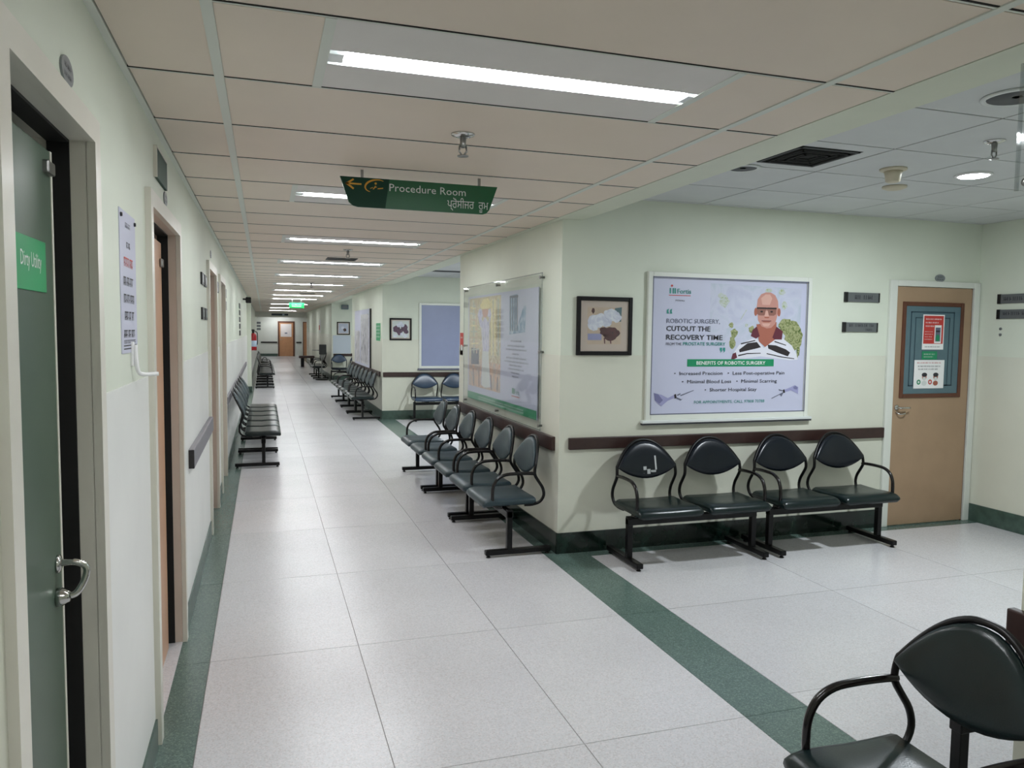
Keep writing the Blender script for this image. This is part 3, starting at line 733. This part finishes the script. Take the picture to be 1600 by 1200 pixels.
# man: neck, shirt, collar, head
add([(.665, .33), (.80, .31), (.80, .44), (.73, .505), (.685, .46)], 3)
add([(.52, .595), (.515, .56), (.555, .49), (.63, .445), (.665, .43), (.72, .51), (.80, .44), (.84, .43), (.91, .49), (.945, .56), (.955, .6), (.90, .605), (.80, .59), (.70, .575), (.60, .59)], 4)
add([(.64, .375), (.668, .345), (.69, .42), (.665, .44), (.63, .42)], 5)
add([(.80, .345), (.845, .38), (.84, .445), (.79, .445), (.775, .43)], 5)
add([(.555, .525), (.61, .475), (.672, .465), (.70, .505), (.67, .515), (.56, .545)], 6)
add([(.745, .485), (.80, .49), (.87, .52), (.90, .545), (.885, .575), (.81, .545), (.75, .515)], 6)
add([(.565, .475), (.66, .45), (.662, .457), (.567, .485)], 6); add([(.79, .455), (.87, .485), (.87, .492), (.79, .464)], 6)
add([(.55, .565), (.61, .55), (.70, .548), (.70, .554), (.61, .558), (.552, .575)], 6); add([(.74, .55), (.84, .575), (.93, .59), (.93, .596), (.84, .583), (.74, .557)], 6)
add([(.515, .555), (.535, .545), (.545, .585), (.52, .6), (.505, .6)], 5)
head = [(.663, .20), (.668, .14), (.69, .10), (.72, .085), (.755, .085), (.785, .105), (.805, .15), (.81, .21), (.80, .28), (.79, .325), (.765, .355), (.735, .36), (.70, .345), (.675, .30)]
add(head, 7)
add([(.69, .13), (.72, .10), (.75, .10), (.765, .13), (.75, .18), (.70, .18)], 8)
add(ell(.658, .235, .011, .032, 12), 9); add(ell(.814, .235, .011, .032, 12), 9)
for cu in (.697, .764):
    add([(cu - .032, .205), (cu + .032, .205), (cu + .03, .25), (cu + .015, .262), (cu - .015, .262), (cu - .03, .25)], 10)
    add([(cu - .033, .20), (cu + .033, .20), (cu + .033, .212), (cu - .033, .212)], 6)
add([(.728, .206), (.734, .206), (.734, .214), (.728, .214)], 6)
for cu in (.697, .764): add(ell(cu, .232, .009, .007, 10), 6)
add([(.724, .225), (.738, .225), (.748, .275), (.715, .275)], 8); add([(.714, .27), (.75, .27), (.745, .282), (.72, .282)], 9)
add([(.70, .303), (.762, .303), (.75, .314), (.712, .314)], 9); add([(.698, .30), (.764, .30), (.764, .305), (.698, .305)], 11)
add([(.70, .322), (.76, .322), (.745, .345), (.715, .345)], 8)
# green band, logo marks, quotes, instruments
add([(.225, .597), (.79, .597), (.79, .652), (.225, .652)], 12)
for x in (.104, .122, .134): add([(x, .075), (x + .009, .075), (x + .009, .115), (x, .115)], 13)
add(ell(.118, .058, .007, .008, 10), 14)
add([(.10, .125), (.235, .125), (.235, .130), (.10, .130)], 14)
for k in (0, .02):
    add([(.09 + k, .235), (.103 + k, .225), (.100 + k, .243), (.104 + k, .262), (.09 + k, .262)], 13)
    add([(.43 + k, .51), (.445 + k, .51), (.445 + k, .535), (.434 + k, .55), (.436 + k, .535), (.43 + k, .53)], 13)
add([(.022, .845), (.07, .86), (.11, .885), (.15, .86), (.155, .882), (.11, .905), (.085, .93), (.07, .945), (.055, .93), (.03, .90)], 15)
add([(.022, .845), (.05, .855), (.08, .9), (.06, .925), (.03, .90)], 16)
add([(.148, .86), (.16, .855), (.165, .885), (.152, .89)], 6)
for q in ([(.165, .862), (.185, .85), (.19, .857), (.17, .87)], [(.165, .88), (.195, .895), (.205, .89), (.19, .905), (.163, .89)], [(.185, .865), (.27, .828), (.271, .832), (.19, .872)]): add(q, 17)
add([(.965, .815), (.94, .80), (.915, .815), (.87, .835), (.872, .855), (.915, .84), (.935, .85), (.965, .87)], 15)
add([(.945, .805), (.93, .815), (.935, .83), (.955, .835), (.962, .82)], 16)
add([(.86, .835), (.87, .832), (.875, .858), (.862, .86)], 6)
for q in ([(.83, .83), (.86, .84), (.86, .846), (.832, .84)], [(.835, .87), (.858, .855), (.862, .862), (.85, .89), (.845, .88)], [(.78, .9), (.86, .855), (.862, .859), (.785, .904)]): add(q, 17)
part('print', b, ['bg_soft', 'leaf', 'leaf_pale', 'skin_dark', 'shirt', 'maroon', 'stripe', 'skin', 'skin_lit', 'skin_dark', 'lens_glass', 'maroon', 'poster_band', 'teal', 'red', 'arm_lav', 'arm_lav_dark', 'ink_soft'], t)
def PT(s, u, v, wu, hv, m, align='l', bold=0):
    p = V(u, v); text(t, s, p[0], p[1], wu * SW, hv * SH, m, Y0 - .003, align, bold)
PT('Fortis', .152, .113, .085, .034, 'teal', 'l', .01); PT('MOHALI', .142, .170, .055, .011, 'ink')
PT('ROBOTIC SURGERY,', .09, .33, .335, .032, 'ink_soft'); PT('CUTOUT THE', .09, .388, .275, .036, 'ink', 'l', .015); PT('RECOVERY TIME', .09, .452, .355, .036, 'ink', 'l', .015)
PT('FROM THE', .09, .494, .095, .02, 'ink'); PT('PROSTATE SURGERY', .195, .494, .27, .024, 'teal', 'l', .01)
PT('BENEFITS OF ROBOTIC SURGERY', .508, .638, .45, .026, 'white', 'c', .012)
PT('\u2022  Increased Precision   \u2022  Less Post-operative Pain', .505, .715, .72, .026, 'ink', 'c'); PT('\u2022  Minimal Blood Loss   \u2022  Minimal Scarring', .505, .777, .62, .026, 'ink', 'c'); PT('\u2022  Shorter Hospital Stay', .51, .84, .34, .026, 'ink', 'c')
PT('FOR APPOINTMENTS, CALL 97808 70788', .505, .93, .46, .022, 'teal', 'c')

# ------------------------------------------------------------------ acrylic poster on the block
AY0, AY1, AZ0, AZ1 = 5.50, 7.90, .875, 2.09
t = thing('acrylic_poster', 'wide garden painting poster behind a clear acrylic sheet on the corner block', 'poster', (XR, AY1, 0), -PI / 2)
W_ = AY1 - AY0
part('acrylic_sheet', bx(0, W_, -.034, -.029, AZ0, AZ1, 0, .001), 'acrylic', t)
b = BM(); e = .007
box(b, 0, W_, -.0345, -.0285, AZ1 - e, AZ1); box(b, 0, W_, -.0345, -.0285, AZ0, AZ0 + e); box(b, 0, e, -.0345, -.0285, AZ0, AZ1); box(b, W_ - e, W_, -.0345, -.0285, AZ0, AZ1)
part('sheet_edge', b, 'acrylic_edge', t)
for x in (.04, W_ * .5, W_ - .04):
    for z in (AZ0 + .035, (AZ0 + AZ1) / 2, AZ1 - .035):
        if abs(x - W_ / 2) < .1 and abs(z - (AZ0 + AZ1) / 2) < .1: continue
        part('standoff', lathe(BM(), [(.009, 0), (.009, -.03), (.014, -.034), (.014, -.04), (.005, -.042)], (x, 0, z), 'y', 12), 'steel', t, True)
a0, a1, c0, c1 = .17, W_ - .10, .945, 1.985
part('paper', bx(a0, a1, -.027, -.02, c0, c1), 'poster', t)
def A(u, v): return (a0 + u * (a1 - a0), c1 - v * (c1 - c0))
b = BM(); r = random.Random(21); cnt = [0]
def add2(pts, mi): poly(b, [A(*p) for p in pts], -.0272 - .00003 * cnt[0], mi); cnt[0] += 1
def brush(x0, y0, x1, y1, w, mi): 
    n = Vector((-(y1 - y0), x1 - x0)); n.normalize(); n *= w / 2
    add2([(x0 - n.x, y0 - n.y), (x1 - n.x, y1 - n.y), (x1 + n.x, y1 + n.y), (x0 + n.x, y0 + n.y)], mi)
add2([(.02, .02), (.54, .02), (.54, .87), (.02, .87)], 0)
add2([(.02, .6), (.54, .62), (.54, .87), (.02, .87)], 1)
add2([(.06, .5), (.2, .5), (.2, .65), (.06, .66)], 7); 
for k in range(10): brush(.05 + .05 * k, .7 + .004 * k, .05 + .05 * k + r.uniform(-.01, .02), .86, .012, 7 if k % 2 else 1)
for x, c in ((.10, 8), (.15, 9), (.40, 4), (.45, 4), (.5, 8)): brush(x, .05, x + .01, .55, .02, c)
for k in range(8): brush(.03 + .005 * k, .1 + .06 * k, .13 + .01 * k, .12 + .055 * k, .014, [4, 8, 9][k % 3])
add2([(.23, .28), (.30, .20), (.37, .28), (.36, .55), (.40, .84), (.30, .86), (.24, .84), (.26, .5)], 2)
add2([(.26, .52), (.36, .52), (.39, .84), (.30, .86), (.25, .84)], 3)
add2([(.22, .30), (.17, .18), (.20, .12), (.27, .15), (.26, .2), (.24, .21), (.27, .28)], 5); add2([(.36, .28), (.40, .19), (.38, .13), (.33, .15), (.34, .2), (.37, .21), (.34, .27)], 5)
add2(ell(.30, .15, .05, .06, 16), 6); add2([(.21, .1), (.26, .04), (.34, .03), (.41, .1), (.36, .13), (.25, .13)], 4)
for k in range(6): brush(.25 + .02 * k, .3 + .02 * k, .27 + .02 * k, .5, .008, 2 if k % 2 else 3)
# right half: sculpture, text lines, logo, band
add2([(.66, .04), (.76, .03), (.76, .30), (.84, .13), (.865, .13), (.86, .34), (.66, .36)], 10)
for x in (.67, .70, .73, .755): brush(x, .05, x + .005, .33, .012, 7)
brush(.66, .05, .77, .05, .02, 7); brush(.8, .25, .86, .14, .03, 12)
add2([(0, .895), (1, .915), (1, .985), (0, .955)] if False else [(.0, .93), (1, .93), (1, 1), (0, 1)], 11)
for k, (x, ww, z) in enumerate(((.75, .13, .42), (.75, .22, .46), (.75, .26, .49), (.745, .08, .525), (.75, .25, .56), (.75, .30, .59), (.745, .16, .62), (.75, .20, .65), (.745, .10, .68), (.745, .08, .71))):
    p = A(x - ww / 2, z); q = A(x + ww / 2, z); scribble(b, p[0], q[0], p[1], .016, -.0285, 13, False, 60 + k)
for k, x in enumerate((.705, .725)):
    add2([(x, .80), (x + .012, .80), (x + .012, .845), (x, .845)], 11)
add2([(.70, .862), (.80, .862), (.80, .868), (.70, .868)], 14)
for k in range(2):
    p = A(.2, .965 + .02 * k); q = A(.85, .965); scribble(b, p[0], q[0], p[1], .016, -.0288, 15, False, 90 + k)
part('print', b, ['garden', 'deck', 'dress', 'offwhite', 'hat', 'dress', 'skin_lit', 'ink_soft', 'leaf_pale', 'mat_tan', 'sculpt', 'poster_band', 'sculpt', 'ink_soft', 'red', 'offwhite'], t)
p = A(.745, .845); text(t, 'Fortis', p[0], p[1], .11, .04, 'teal', -.0288)

# small sheets on block faces and far boards
def sheet(name, X, Y, z, w, h, rz, m, lab, cat='notice', d=.004): return tag(part(name, bx(0, w, -d, 0, 0, h), m, None, loc=(X, Y, z), rz=rz), lab, cat)
t = thing('red_notice', 'narrow red notice on the corner block beyond the acrylic poster', 'notice', (XR, 8.17, 1.375), -PI / 2)
part('sheet', bx(0, .13, -.004, 0, 0, .24), 'red', t); b = BM(); poly(b, [(.03, .05), (.11, .05), (.11, .11), (.03, .11)], -.0045); scribble(b, .03, .11, .18, .02, -.0045, 0, False, 2); part('print', b, 'offwhite', t)
t = thing('display_board', 'framed blank blue grey board on the wall of the second recess', 'board', (2.72, YD, 0))
b = BM(); box(b, 0, .045, -.03, 0, .93, 2.14, 0, .004); box(b, 1.5, 1.545, -.03, 0, .93, 2.14, 0, .004); box(b, .045, 1.5, -.03, 0, 2.10, 2.14, 0, .004); box(b, .045, 1.5, -.03, 0, .93, .975, 0, .004)
part('frame', b, 'white_paint', t); part('panel', bx(.045, 1.5, -.015, 0, .975, 2.10), 'blue_grey', t); part('sill', bx(-.02, 1.565, -.04, 0, .90, .93), 'ink_soft', t)
t = thing('photo_board', 'tall grey photo board with a black edge on the second block', 'board', (XR, 18.2, .86), -PI / 2)
part('backing', bx(0, 2.7, -.03, 0, 0, 1.2, 0, .004), 'plate_dark', t)
b = BM()
poly(b, [(.0, 0), (2.62, 0), (2.62, 1.2), (.0, 1.2)], -.0305, 1); poly(b, [(.1, .05), (1.0, .05), (1.0, .75), (.1, .75)], -.0307, 0); poly(b, [(1.15, .05), (2.5, .05), (2.5, 1.1), (1.15, 1.1)], -.0308, 0)
for k in range(5): poly(b, [(1.2 + .25 * k, .1), (1.24 + .25 * k, .1), (1.24 + .25 * k, 1.0), (1.2 + .25 * k, 1.0)], -.031, 2)
part('print', b, ['photo_grey', 'paper', 'ink_soft'], t)
t = thing('green_notice', 'pale green notice at the corner of the second block', 'notice', (XR, 14.8, 1.43), -PI / 2)
part('sheet', bx(0, .55, -.005, 0, 0, .33), 'tag_green', t); b = BM()
for k in range(4): scribble(b, .05, .5, .06 + .065 * k, .035, -.0056, 0, False, k)
part('print', b, 'white', t)
t = thing('pale_board', 'plain pale board below the picture in the third recess', 'board', (2.08, YF, .87)); part('panel', bx(0, .56, -.02, 0, 0, .57, 0, .003), 'board_pale', t); part('tray', bx(0, .56, -.03, 0, -.02, 0), 'offwhite', t)
t = thing('corner_notice', 'small white and red notice on the last right wall block', 'notice', (XR, 31.0, 1.5), -PI / 2)
part('sheet', bx(0, 1.1, -.006, 0, 0, .5), 'offwhite', t); b = BM(); poly(b, [(.1, .1), (.6, .1), (.6, .28), (.1, .28)], -.007); part('print', b, 'red', t)
t = thing('wall_box', 'small grey box under the ceiling at the third recess', 'box', (2.35, YF, 2.27)); part('case', bx(0, .22, -.1, 0, 0, .14, 0, .01), 'glass_grey', t); part('cover', bx(.02, .2, -.105, -.1, .02, .12), 'plate_grey', t)
# acrylic board at the right edge (block by the camera)
t = thing('edge_board', 'clear board on the near right wall, only its edge in the picture', 'board', (XR, 1.64, 1.05), -PI / 2)
part('acrylic_sheet', bx(0, 1.0, -.036, -.03, 1.0, 1.35), 'acrylic', t); b = BM(); box(b, -.004, .004, -.037, -.029, 1.0, 1.35); part('sheet_edge', b, 'acrylic_edge', t)
part('standoff', lathe(BM(), [(.008, 0), (.008, -.03), (.012, -.04), (.004, -.042)], (.03, 0, 1.02), 'y', 10), 'steel', t, True)

# ------------------------------------------------------------------ hanging signs
t = thing('hanging_sign', 'green hanging direction sign with an orange arrow pointing left', 'sign', (0, 4.0, 0))
out = [(.371, 2.411), (1.2, 2.411), (1.155, 2.285), (1.14, 2.268), (1.12, 2.262), (.46, 2.262), (.435, 2.268), (.415, 2.285)]
part('board', prism(BM(), out, -.006, .006), 'sign_green', t)
b = BM(); poly(b, [(.371, 2.411), (.62, 2.411), (.60, 2.262), (.46, 2.262), (.435, 2.268), (.415, 2.285)], -.0064, 0); part('dark_end', b, 'sign_dark', t)
b = BM(); y = -.0068
for q in ([(.40, 2.373), (.478, 2.373), (.478, 2.381), (.40, 2.381)], [(.396, 2.377), (.436, 2.411 - .008), (.442, 2.397), (.407, 2.372)], [(.396, 2.377), (.407, 2.382), (.442, 2.355), (.436, 2.348)]): poly(b, q, y)
part('arrow', b, 'yellow', t)
b = BM(); cu, cv = .55, 2.372; n = 26
pts = [(cu + .052 * math.cos(a) + .012 * math.sin(a), cv + .032 * math.sin(a)) for a in [math.radians(55 + 195 * k / n) for k in range(n + 1)]]
for k in range(n):
    wd = .0035 * math.sin(PI * (k + .5) / n) + .0012
    (x0, z0_), (x1, z1_) = pts[k], pts[k + 1]; dx, dz = x1 - x0, z1_ - z0_; l_ = math.hypot(dx, dz); nx, nz = -dz / l_ * wd, dx / l_ * wd
    poly(b, [(x0 - nx, z0_ - nz), (x1 - nx, z1_ - nz), (x1 + nx, z1_ + nz), (x0 + nx, z0_ + nz)], y)
poly(b, ell(.55, 2.385, .006, .006, 10), y)
for q in ([(.535, 2.355), (.548, 2.374), (.552, 2.372), (.541, 2.355)], [(.545, 2.366), (.556, 2.37), (.556, 2.366), (.545, 2.362)], [(.56, 2.362), (.588, 2.366), (.588, 2.361), (.56, 2.357)], [(.522, 2.36), (.536, 2.366), (.536, 2.362), (.522, 2.357)]): poly(b, q, y)
part('emblem', b, 'yellow', t)
text(t, 'Procedure Room', .62, 2.352, .405, .038, 'offwhite', -.0068)
text(t, '\u0a2a\u0a4d\u0a30\u0a4b\u0a38\u0a40\u0a1c\u0a30  \u0a30\u0a42\u0a2e', .925, 2.287, .225, .042, 'offwhite', -.0068)
for x in (.482, 1.10): part('hanger', bx(x - .007, x + .007, -.004, .004, 2.405, 2.455), 'steel', t)
t = thing('exit_sign', 'small green exit sign hanging far down the corridor', 'sign', (.86, 22.0, 0))
part('board', bx(-.2, .2, -.02, .02, 2.2, 2.35, 0, .004), 'exit_green', t)
for x in (-.12, .12): part('hanger', bx(x - .01, x + .01, -.006, .006, 2.35, 2.45), 'steel', t)
b = BM(); poly(b, [(-.13, 2.245), (.12, 2.245), (.12, 2.262), (-.13, 2.262)], -.021); scribble(b, -.13, .13, 2.285, .035, -.021, 0, False, 1); part('lettering', b, 'offwhite', t)
t = thing('end_sign', 'dark lettered strip on the lintel at the far end', 'sign', (.75, 40.0, 2.28)); part('board', bx(-.4, .4, -.02, 0, 0, .09), 'glass_line', t); part('symbol', bx(.12, .22, -.024, -.02, .01, .08), 'ext_label', t)

# ------------------------------------------------------------------ end wall
d6 = tag(put(bpy.data.objects.new('door_6', None), None, (.79, YG, 0)), 'orange wooden door with a white glass panel in the end wall', None, None, 'structure')
b = BM(); box(b, -.03, .06, -.03, 0, 0, 2.06); box(b, .83, .92, -.03, 0, 0, 2.06); box(b, .06, .83, -.03, 0, 1.97, 2.06); part('door_frame', b, 'wood_dark', d6)
part('door_leaf', bx(.06, .83, -.02, -.001, .01, 1.97), 'door_orange', d6); part('pane', bx(.13, .74, -.024, -.02, 1.15, 1.90), 'glass_white', d6); part('sticker', bx(.36, .5, -.026, -.024, 1.33, 1.4), 'ink_soft', d6); part('handle', tube(BM(), [(.1, -.02, .98), (.1, -.07, .98), (.2, -.07, .98)], .012, 8), 'steel', d6)
d7 = tag(put(bpy.data.objects.new('door_7', None), None, (2.2, YG, 0)), 'narrow orange door at the right end of the end wall', None, None, 'structure')
b = BM(); box(b, -.02, .02, -.03, 0, 0, 2.04); box(b, .02, .28, -.03, 0, 2.0, 2.04); part('door_frame', b, 'wood_dark', d7); part('door_leaf', bx(.02, .28, -.02, -.001, .01, 2.0), 'door_orange', d7)
for k in range(3): plate(-.3, YG, 1.95 - .18 * k, 0, .22, .12, '%s grey plate on the end wall left of the door' % ['top', 'middle', 'bottom'][k], 'plate_grey', 'three grey plates on the end wall')
structure('baseboard_end', bx(-.42, .75, YG - .02, YG, 0, .16), 'marble_green', 'green skirting on the end wall')
t = thing('side_table', 'low dark bench seat near the end of the corridor on the right', 'bench', (1.75, 34.0, 0))
part('top', bx(-.35, .3, -.2, .2, .38, .48, 0, .02), 'rail_brown', t)
for x in (-.2, .2): part('leg', bx(x - .07, x + .07, -.08, .08, 0, .38, 0, .01), 'steel_black', t)

# ------------------------------------------------------------------ waiting benches
CH = {}
def chair_meshes():
    # seat: profile (v forward, z) lofted along u
    prof = [(.155, .394), (.158, .416), (.172, .428), (.25, .425), (.34, .423), (.43, .429), (.50, .431), (.54, .423), (.562, .403), (.566, .378), (.555, .362), (.50, .366), (.36, .368), (.18, .370)]
    cen = Vector((.35, .392))
    b = BM(); rings = []
    for u, s, sh in ((-.252, 0, .02), (-.25, .35, .014), (-.239, .75, .006), (-.22, 1, 0), (-.1, 1, 0), (0, 1, 0), (.1, 1, 0), (.22, 1, 0), (.239, .75, .006), (.25, .35, .014), (.252, 0, .02)):
        ring = []
        for v, z in prof:
            zz = cen.y + (z - cen.y) * (.25 + .75 * s) - (.004 * (1 - (u / .24) ** 2) if z > .4 else 0)
            vv = cen.x + (v - cen.x) * (1 - sh * 2.2)
            ring.append(b.verts.new((u, -vv, zz)))
        rings.append(ring)
    n = len(prof)
    for q, w in zip(rings, rings[1:]):
        for k in range(n): b.faces.new((q[k], q[(k + 1) % n], w[(k + 1) % n], w[k]))
    b.faces.new(rings[0]); b.faces.new(rings[-1][::-1])
    CH['seat'] = b
    # backrest: almond cushion
    zt = lambda u: .655 + .185 * (1 - (abs(u) / .236) ** 2.2)
    zb = lambda u: .655 - .085 * (1 - (u / .236) ** 2)
    vc = lambda u, z: .152 - (z - .62) * .25 + .45 * u * u
    b = BM(); rings = []; N = 18; K = 14
    for i in range(N + 1):
        u = -.234 * math.cos(PI * i / N)
        hm = (zt(u) + zb(u)) / 2; hh = max((zt(u) - zb(u)) / 2, .003); th = .021 * min(1, (hh / .1) ** .5)
        ring = []
        for k in range(K):
            a = 2 * PI * k / K; ca, sa = math.cos(a), math.sin(a)
            z = hm + hh * math.copysign(abs(sa) ** .75, sa); d = th * math.copysign(abs(ca) ** .8, ca)
            ring.append(b.verts.new((u, -(vc(u, z) + .012 + d), z)))
        rings.append(ring)
    for q, w in zip(rings, rings[1:]):
        for k in range(K): b.faces.new((q[k], q[(k + 1) % K], w[(k + 1) % K], w[k]))
    b.faces.new(rings[0]); b.faces.new(rings[-1][::-1])
    CH['backrest'] = b
    arc = []
    for i in range(15):
        u = -.236 * math.cos(PI * i / 14); z = zt(u) + .006; arc.append((u, -(vc(u, z) - .004), z))
    left = [(-.215, -.24, .366), (-.222, -.18, .368), (-.232, -.125, .388), (-.238, -.098, .435), (-.24, -.108, .49), (-.24, -.140, .54), (-.24, -.168, .585), (-.239, -.171, .62)]
    right = [(-x, y, z) for x, y, z in left][::-1]
    b = tube(BM(), smoothpath(left + arc + right, 3), .0115, 8); CH['back_tube'] = b
    for k in ('backrest', 'back_tube'):
        q = CH[k].copy()
        for v in q.verts:
            if v.co.z > .45: v.co.y += (v.co.z - .45) * .2; v.co.z += (v.co.z - .45) * .1
        CH[k + '_lean'] = q
    # armrest
    b = tube(BM(), smoothpath([(0, -.165, .597), (0, -.22, .602), (0, -.32, .604), (0, -.40, .598), (0, -.455, .57), (0, -.485, .52), (0, -.492, .46), (0, -.488, .40), (0, -.47, .372), (0, -.42, .362)], 4), .0125, 8); CH['arm'] = b
    b = BM(); box(b, -.12, .12, -.50, -.22, .352, .366); box(b, -.03, .03, -.40, -.32, .33, .355); CH['bracket'] = b
    b = BM(); box(b, -.02, .02, -.385, -.345, .03, .345, 0, .003); box(b, -.024, .024, -.545, -.045, .018, .055, 0, .006); CH['leg'] = b
    b = lathe(BM(), [(.014, 0), (.018, .004), (.012, .008), (.01, .022)], seg=10); CH['glide'] = b
chair_meshes()
SM = {}
def cm(k, m, smooth=True):
    if (k, m) not in SM: SM[(k, m)] = mesh(k, CH[k].copy(), m, smooth)
    return SM[(k, m)]
def bench(loc, rz, n, arms, label, seatm='vinyl', backm='vinyl', pitch=.585, group='two seat waiting benches', marks=None, legs=None, lean=False):
    t = thing('waiting_bench', label, 'bench', loc, rz, group)
    L = n * pitch
    x0 = -L / 2
    obj('beam', mesh('beam', bx(x0 + .03, L / 2 - .03, -.39, -.34, .285, .335, 0, .004), 'steel_black'), t)
    for x in (legs or (x0 + .05, L / 2 - .05)):
        l = obj('leg', cm('leg', 'steel_black', False), t, (x, 0, 0))
        for v in (-.07, -.52): obj('glide', cm('glide', 'rubber'), l, (0, v, 0))
    for i in range(n):
        xc = x0 + pitch * (i + .5)
        s = obj('seat', cm('seat', seatm), t, (xc, 0, 0)); obj('bracket', cm('bracket', 'steel_black', False), s)
        bk = obj('backrest', cm('backrest_lean' if lean else 'backrest', backm), t, (xc, 0, 0)); obj('back_tube', cm('back_tube_lean' if lean else 'back_tube', 'steel_black'), t, (xc, 0, 0))
        if marks and i in marks:
            mk = part('tape_strip', marks[i](), 'tape', bk, label='whitish tape mark on the backrest')
    for i, side in arms:
        obj('armrest', cm('arm', 'steel_brown'), t, (x0 + pitch * (i + .5) + side * .237, 0, 0))
    return t
def tape_marks():
    b = BM(); f = lambda x, z: -(.152 - (z - .62) * .25 + .45 * x * x + .012 + .0225)
    for x0, x1, z0, z1 in ((.065, .077, .635, .735), (.03, .07, .615, .632), (-.03, -.005, .61, .66), (0, .025, .605, .64)):
        vs = [b.verts.new((x, f(x, z) + (.006 if z < .62 else 0), z)) for x, z in ((x0, z0), (x1, z0), (x1, z1), (x0, z1))]; b.faces.new(vs)
        vs2 = [b.verts.new(v.co + Vector((0, .004, 0))) for v in vs]; b.faces.new(vs2[::-1])
        for i in range(4): b.faces.new((vs[i], vs2[i], vs2[(i + 1) % 4], vs[(i + 1) % 4]))
    return b
bench((2.95, YB - .02, 0), 0, 2, [(0, -1), (1, 1)], 'black bench under the large poster, its left backrest marked with white tape', backm='vinyl_navy', pitch=.56, marks={0: tape_marks})
bench((4.12, YB - .02, 0), 0, 2, [(0, -1), (1, 1)], 'black bench beside the tan door, at the right end of the back wall', backm='vinyl_navy', pitch=.56)
G1 = 'benches along the corner block'
bench((XR, 5.755, 0), -PI / 2, 2, [(1, 1), (0, 1), (0, -1)], 'nearest bench of the row along the corner block', 'vinyl_grey', 'vinyl_grey', .585, G1)
bench((XR, 6.955, 0), -PI / 2, 2, [(1, 1), (0, 1), (0, -1)], 'middle bench of the row along the corner block', 'vinyl_grey', 'vinyl_grey', .6, G1)
bench((XR, 8.175, 0), -PI / 2, 2, [(1, 1), (0, -1)], 'farthest bench of the row along the corner block, past its edge', 'vinyl_grey', 'vinyl_grey', .6, G1)
bench((XR - .055, 1.25, 0), -PI / 2, 2, [(0, -1), (0, 1), (1, 1)], 'large dark green bench cut by the bottom right corner', pitch=.61)
bench((2.80, YA, 0), PI, 2, [(0, 1), (1, -1)], 'bench behind the nearest chair, only its post and beam in view', pitch=.585, legs=(.53, -.53))
G2 = 'benches along the left wall'
for i, yc in enumerate((9.95, 11.15, 12.35)):
    bench((XL + .035, yc, 0), PI / 2, 2, [], '%s bench of the near row on the left wall' % ['nearest', 'middle', 'last'][i], 'vinyl', 'vinyl_grey', .585, G2, lean=True)
for i in range(5):
    bench((XL + .13, 22.4 + 1.25 * i, 0), PI / 2, 2, [(0, -1)], '%s bench of the far row on the left wall beyond the pilaster' % ORD[i], 'vinyl', 'vinyl', .6, 'far left benches')
G3 = 'benches along the second block'
for i in range(4):
    bench((XR, 14.5 + 1.2 * i, 0), -PI / 2, 2, [(0, -1), (1, 1)], '%s bench along the second block on the right' % ['nearest', 'second', 'third', 'farthest'][i], 'vinyl', 'vinyl_grey', .59, G3)
bench((3.08, YD - .02, 0), 0, 2, [(0, -1)], 'blue bench under the blue grey board in the second recess', 'vinyl_blue', 'vinyl_blue', .56)
bench((2.55, YF - .05, 0), 0, 2, [(0, -1), (1, 1)], 'dark blue bench facing down the corridor in the third recess', 'vinyl_navy', 'vinyl_blue', .6)
for i in range(2):
    bench((XR, 26.3 + 1.25 * i, 0), -PI / 2, 2, [(0, -1), (1, 1)], '%s bench on the right wall beyond the third recess' % ['first', 'second'][i], group='far right benches')
t = thing('monitor_stand', 'black box on a slim pole stand among the far right chairs', 'stand', (1.75, 25.2, 0))
part('base', lathe(BM(), [(.2, .0), (.2, .03), (.05, .06)], seg=16), 'steel_black', t); part('pole', tube(BM(), [(0, 0, .04), (0, 0, .95)], .018, 8), 'steel', t); part('box', bx(-.08, .14, -.08, .08, .82, 1.14, 0, .01), 'plate_dark', t); part('arm', tube(BM(), [(0, 0, .95), (-.3, 0, .96)], .014, 8), 'steel', t)
t = thing('black_bag', 'black bag standing on the floor beyond the far left chairs', 'bag', (.02, 29.6, .0))
b = BM(); box(b, -.2, .12, -.14, .14, .0, .42, 0, .05); part('body', b, 'plate_dark', t, True); part('strap', tube(BM(), smoothpath([(-.12, 0, .4), (-.06, 0, .55), (.04, 0, .55), (.08, 0, .4)], 4), .012, 6), 'steel_black', t)
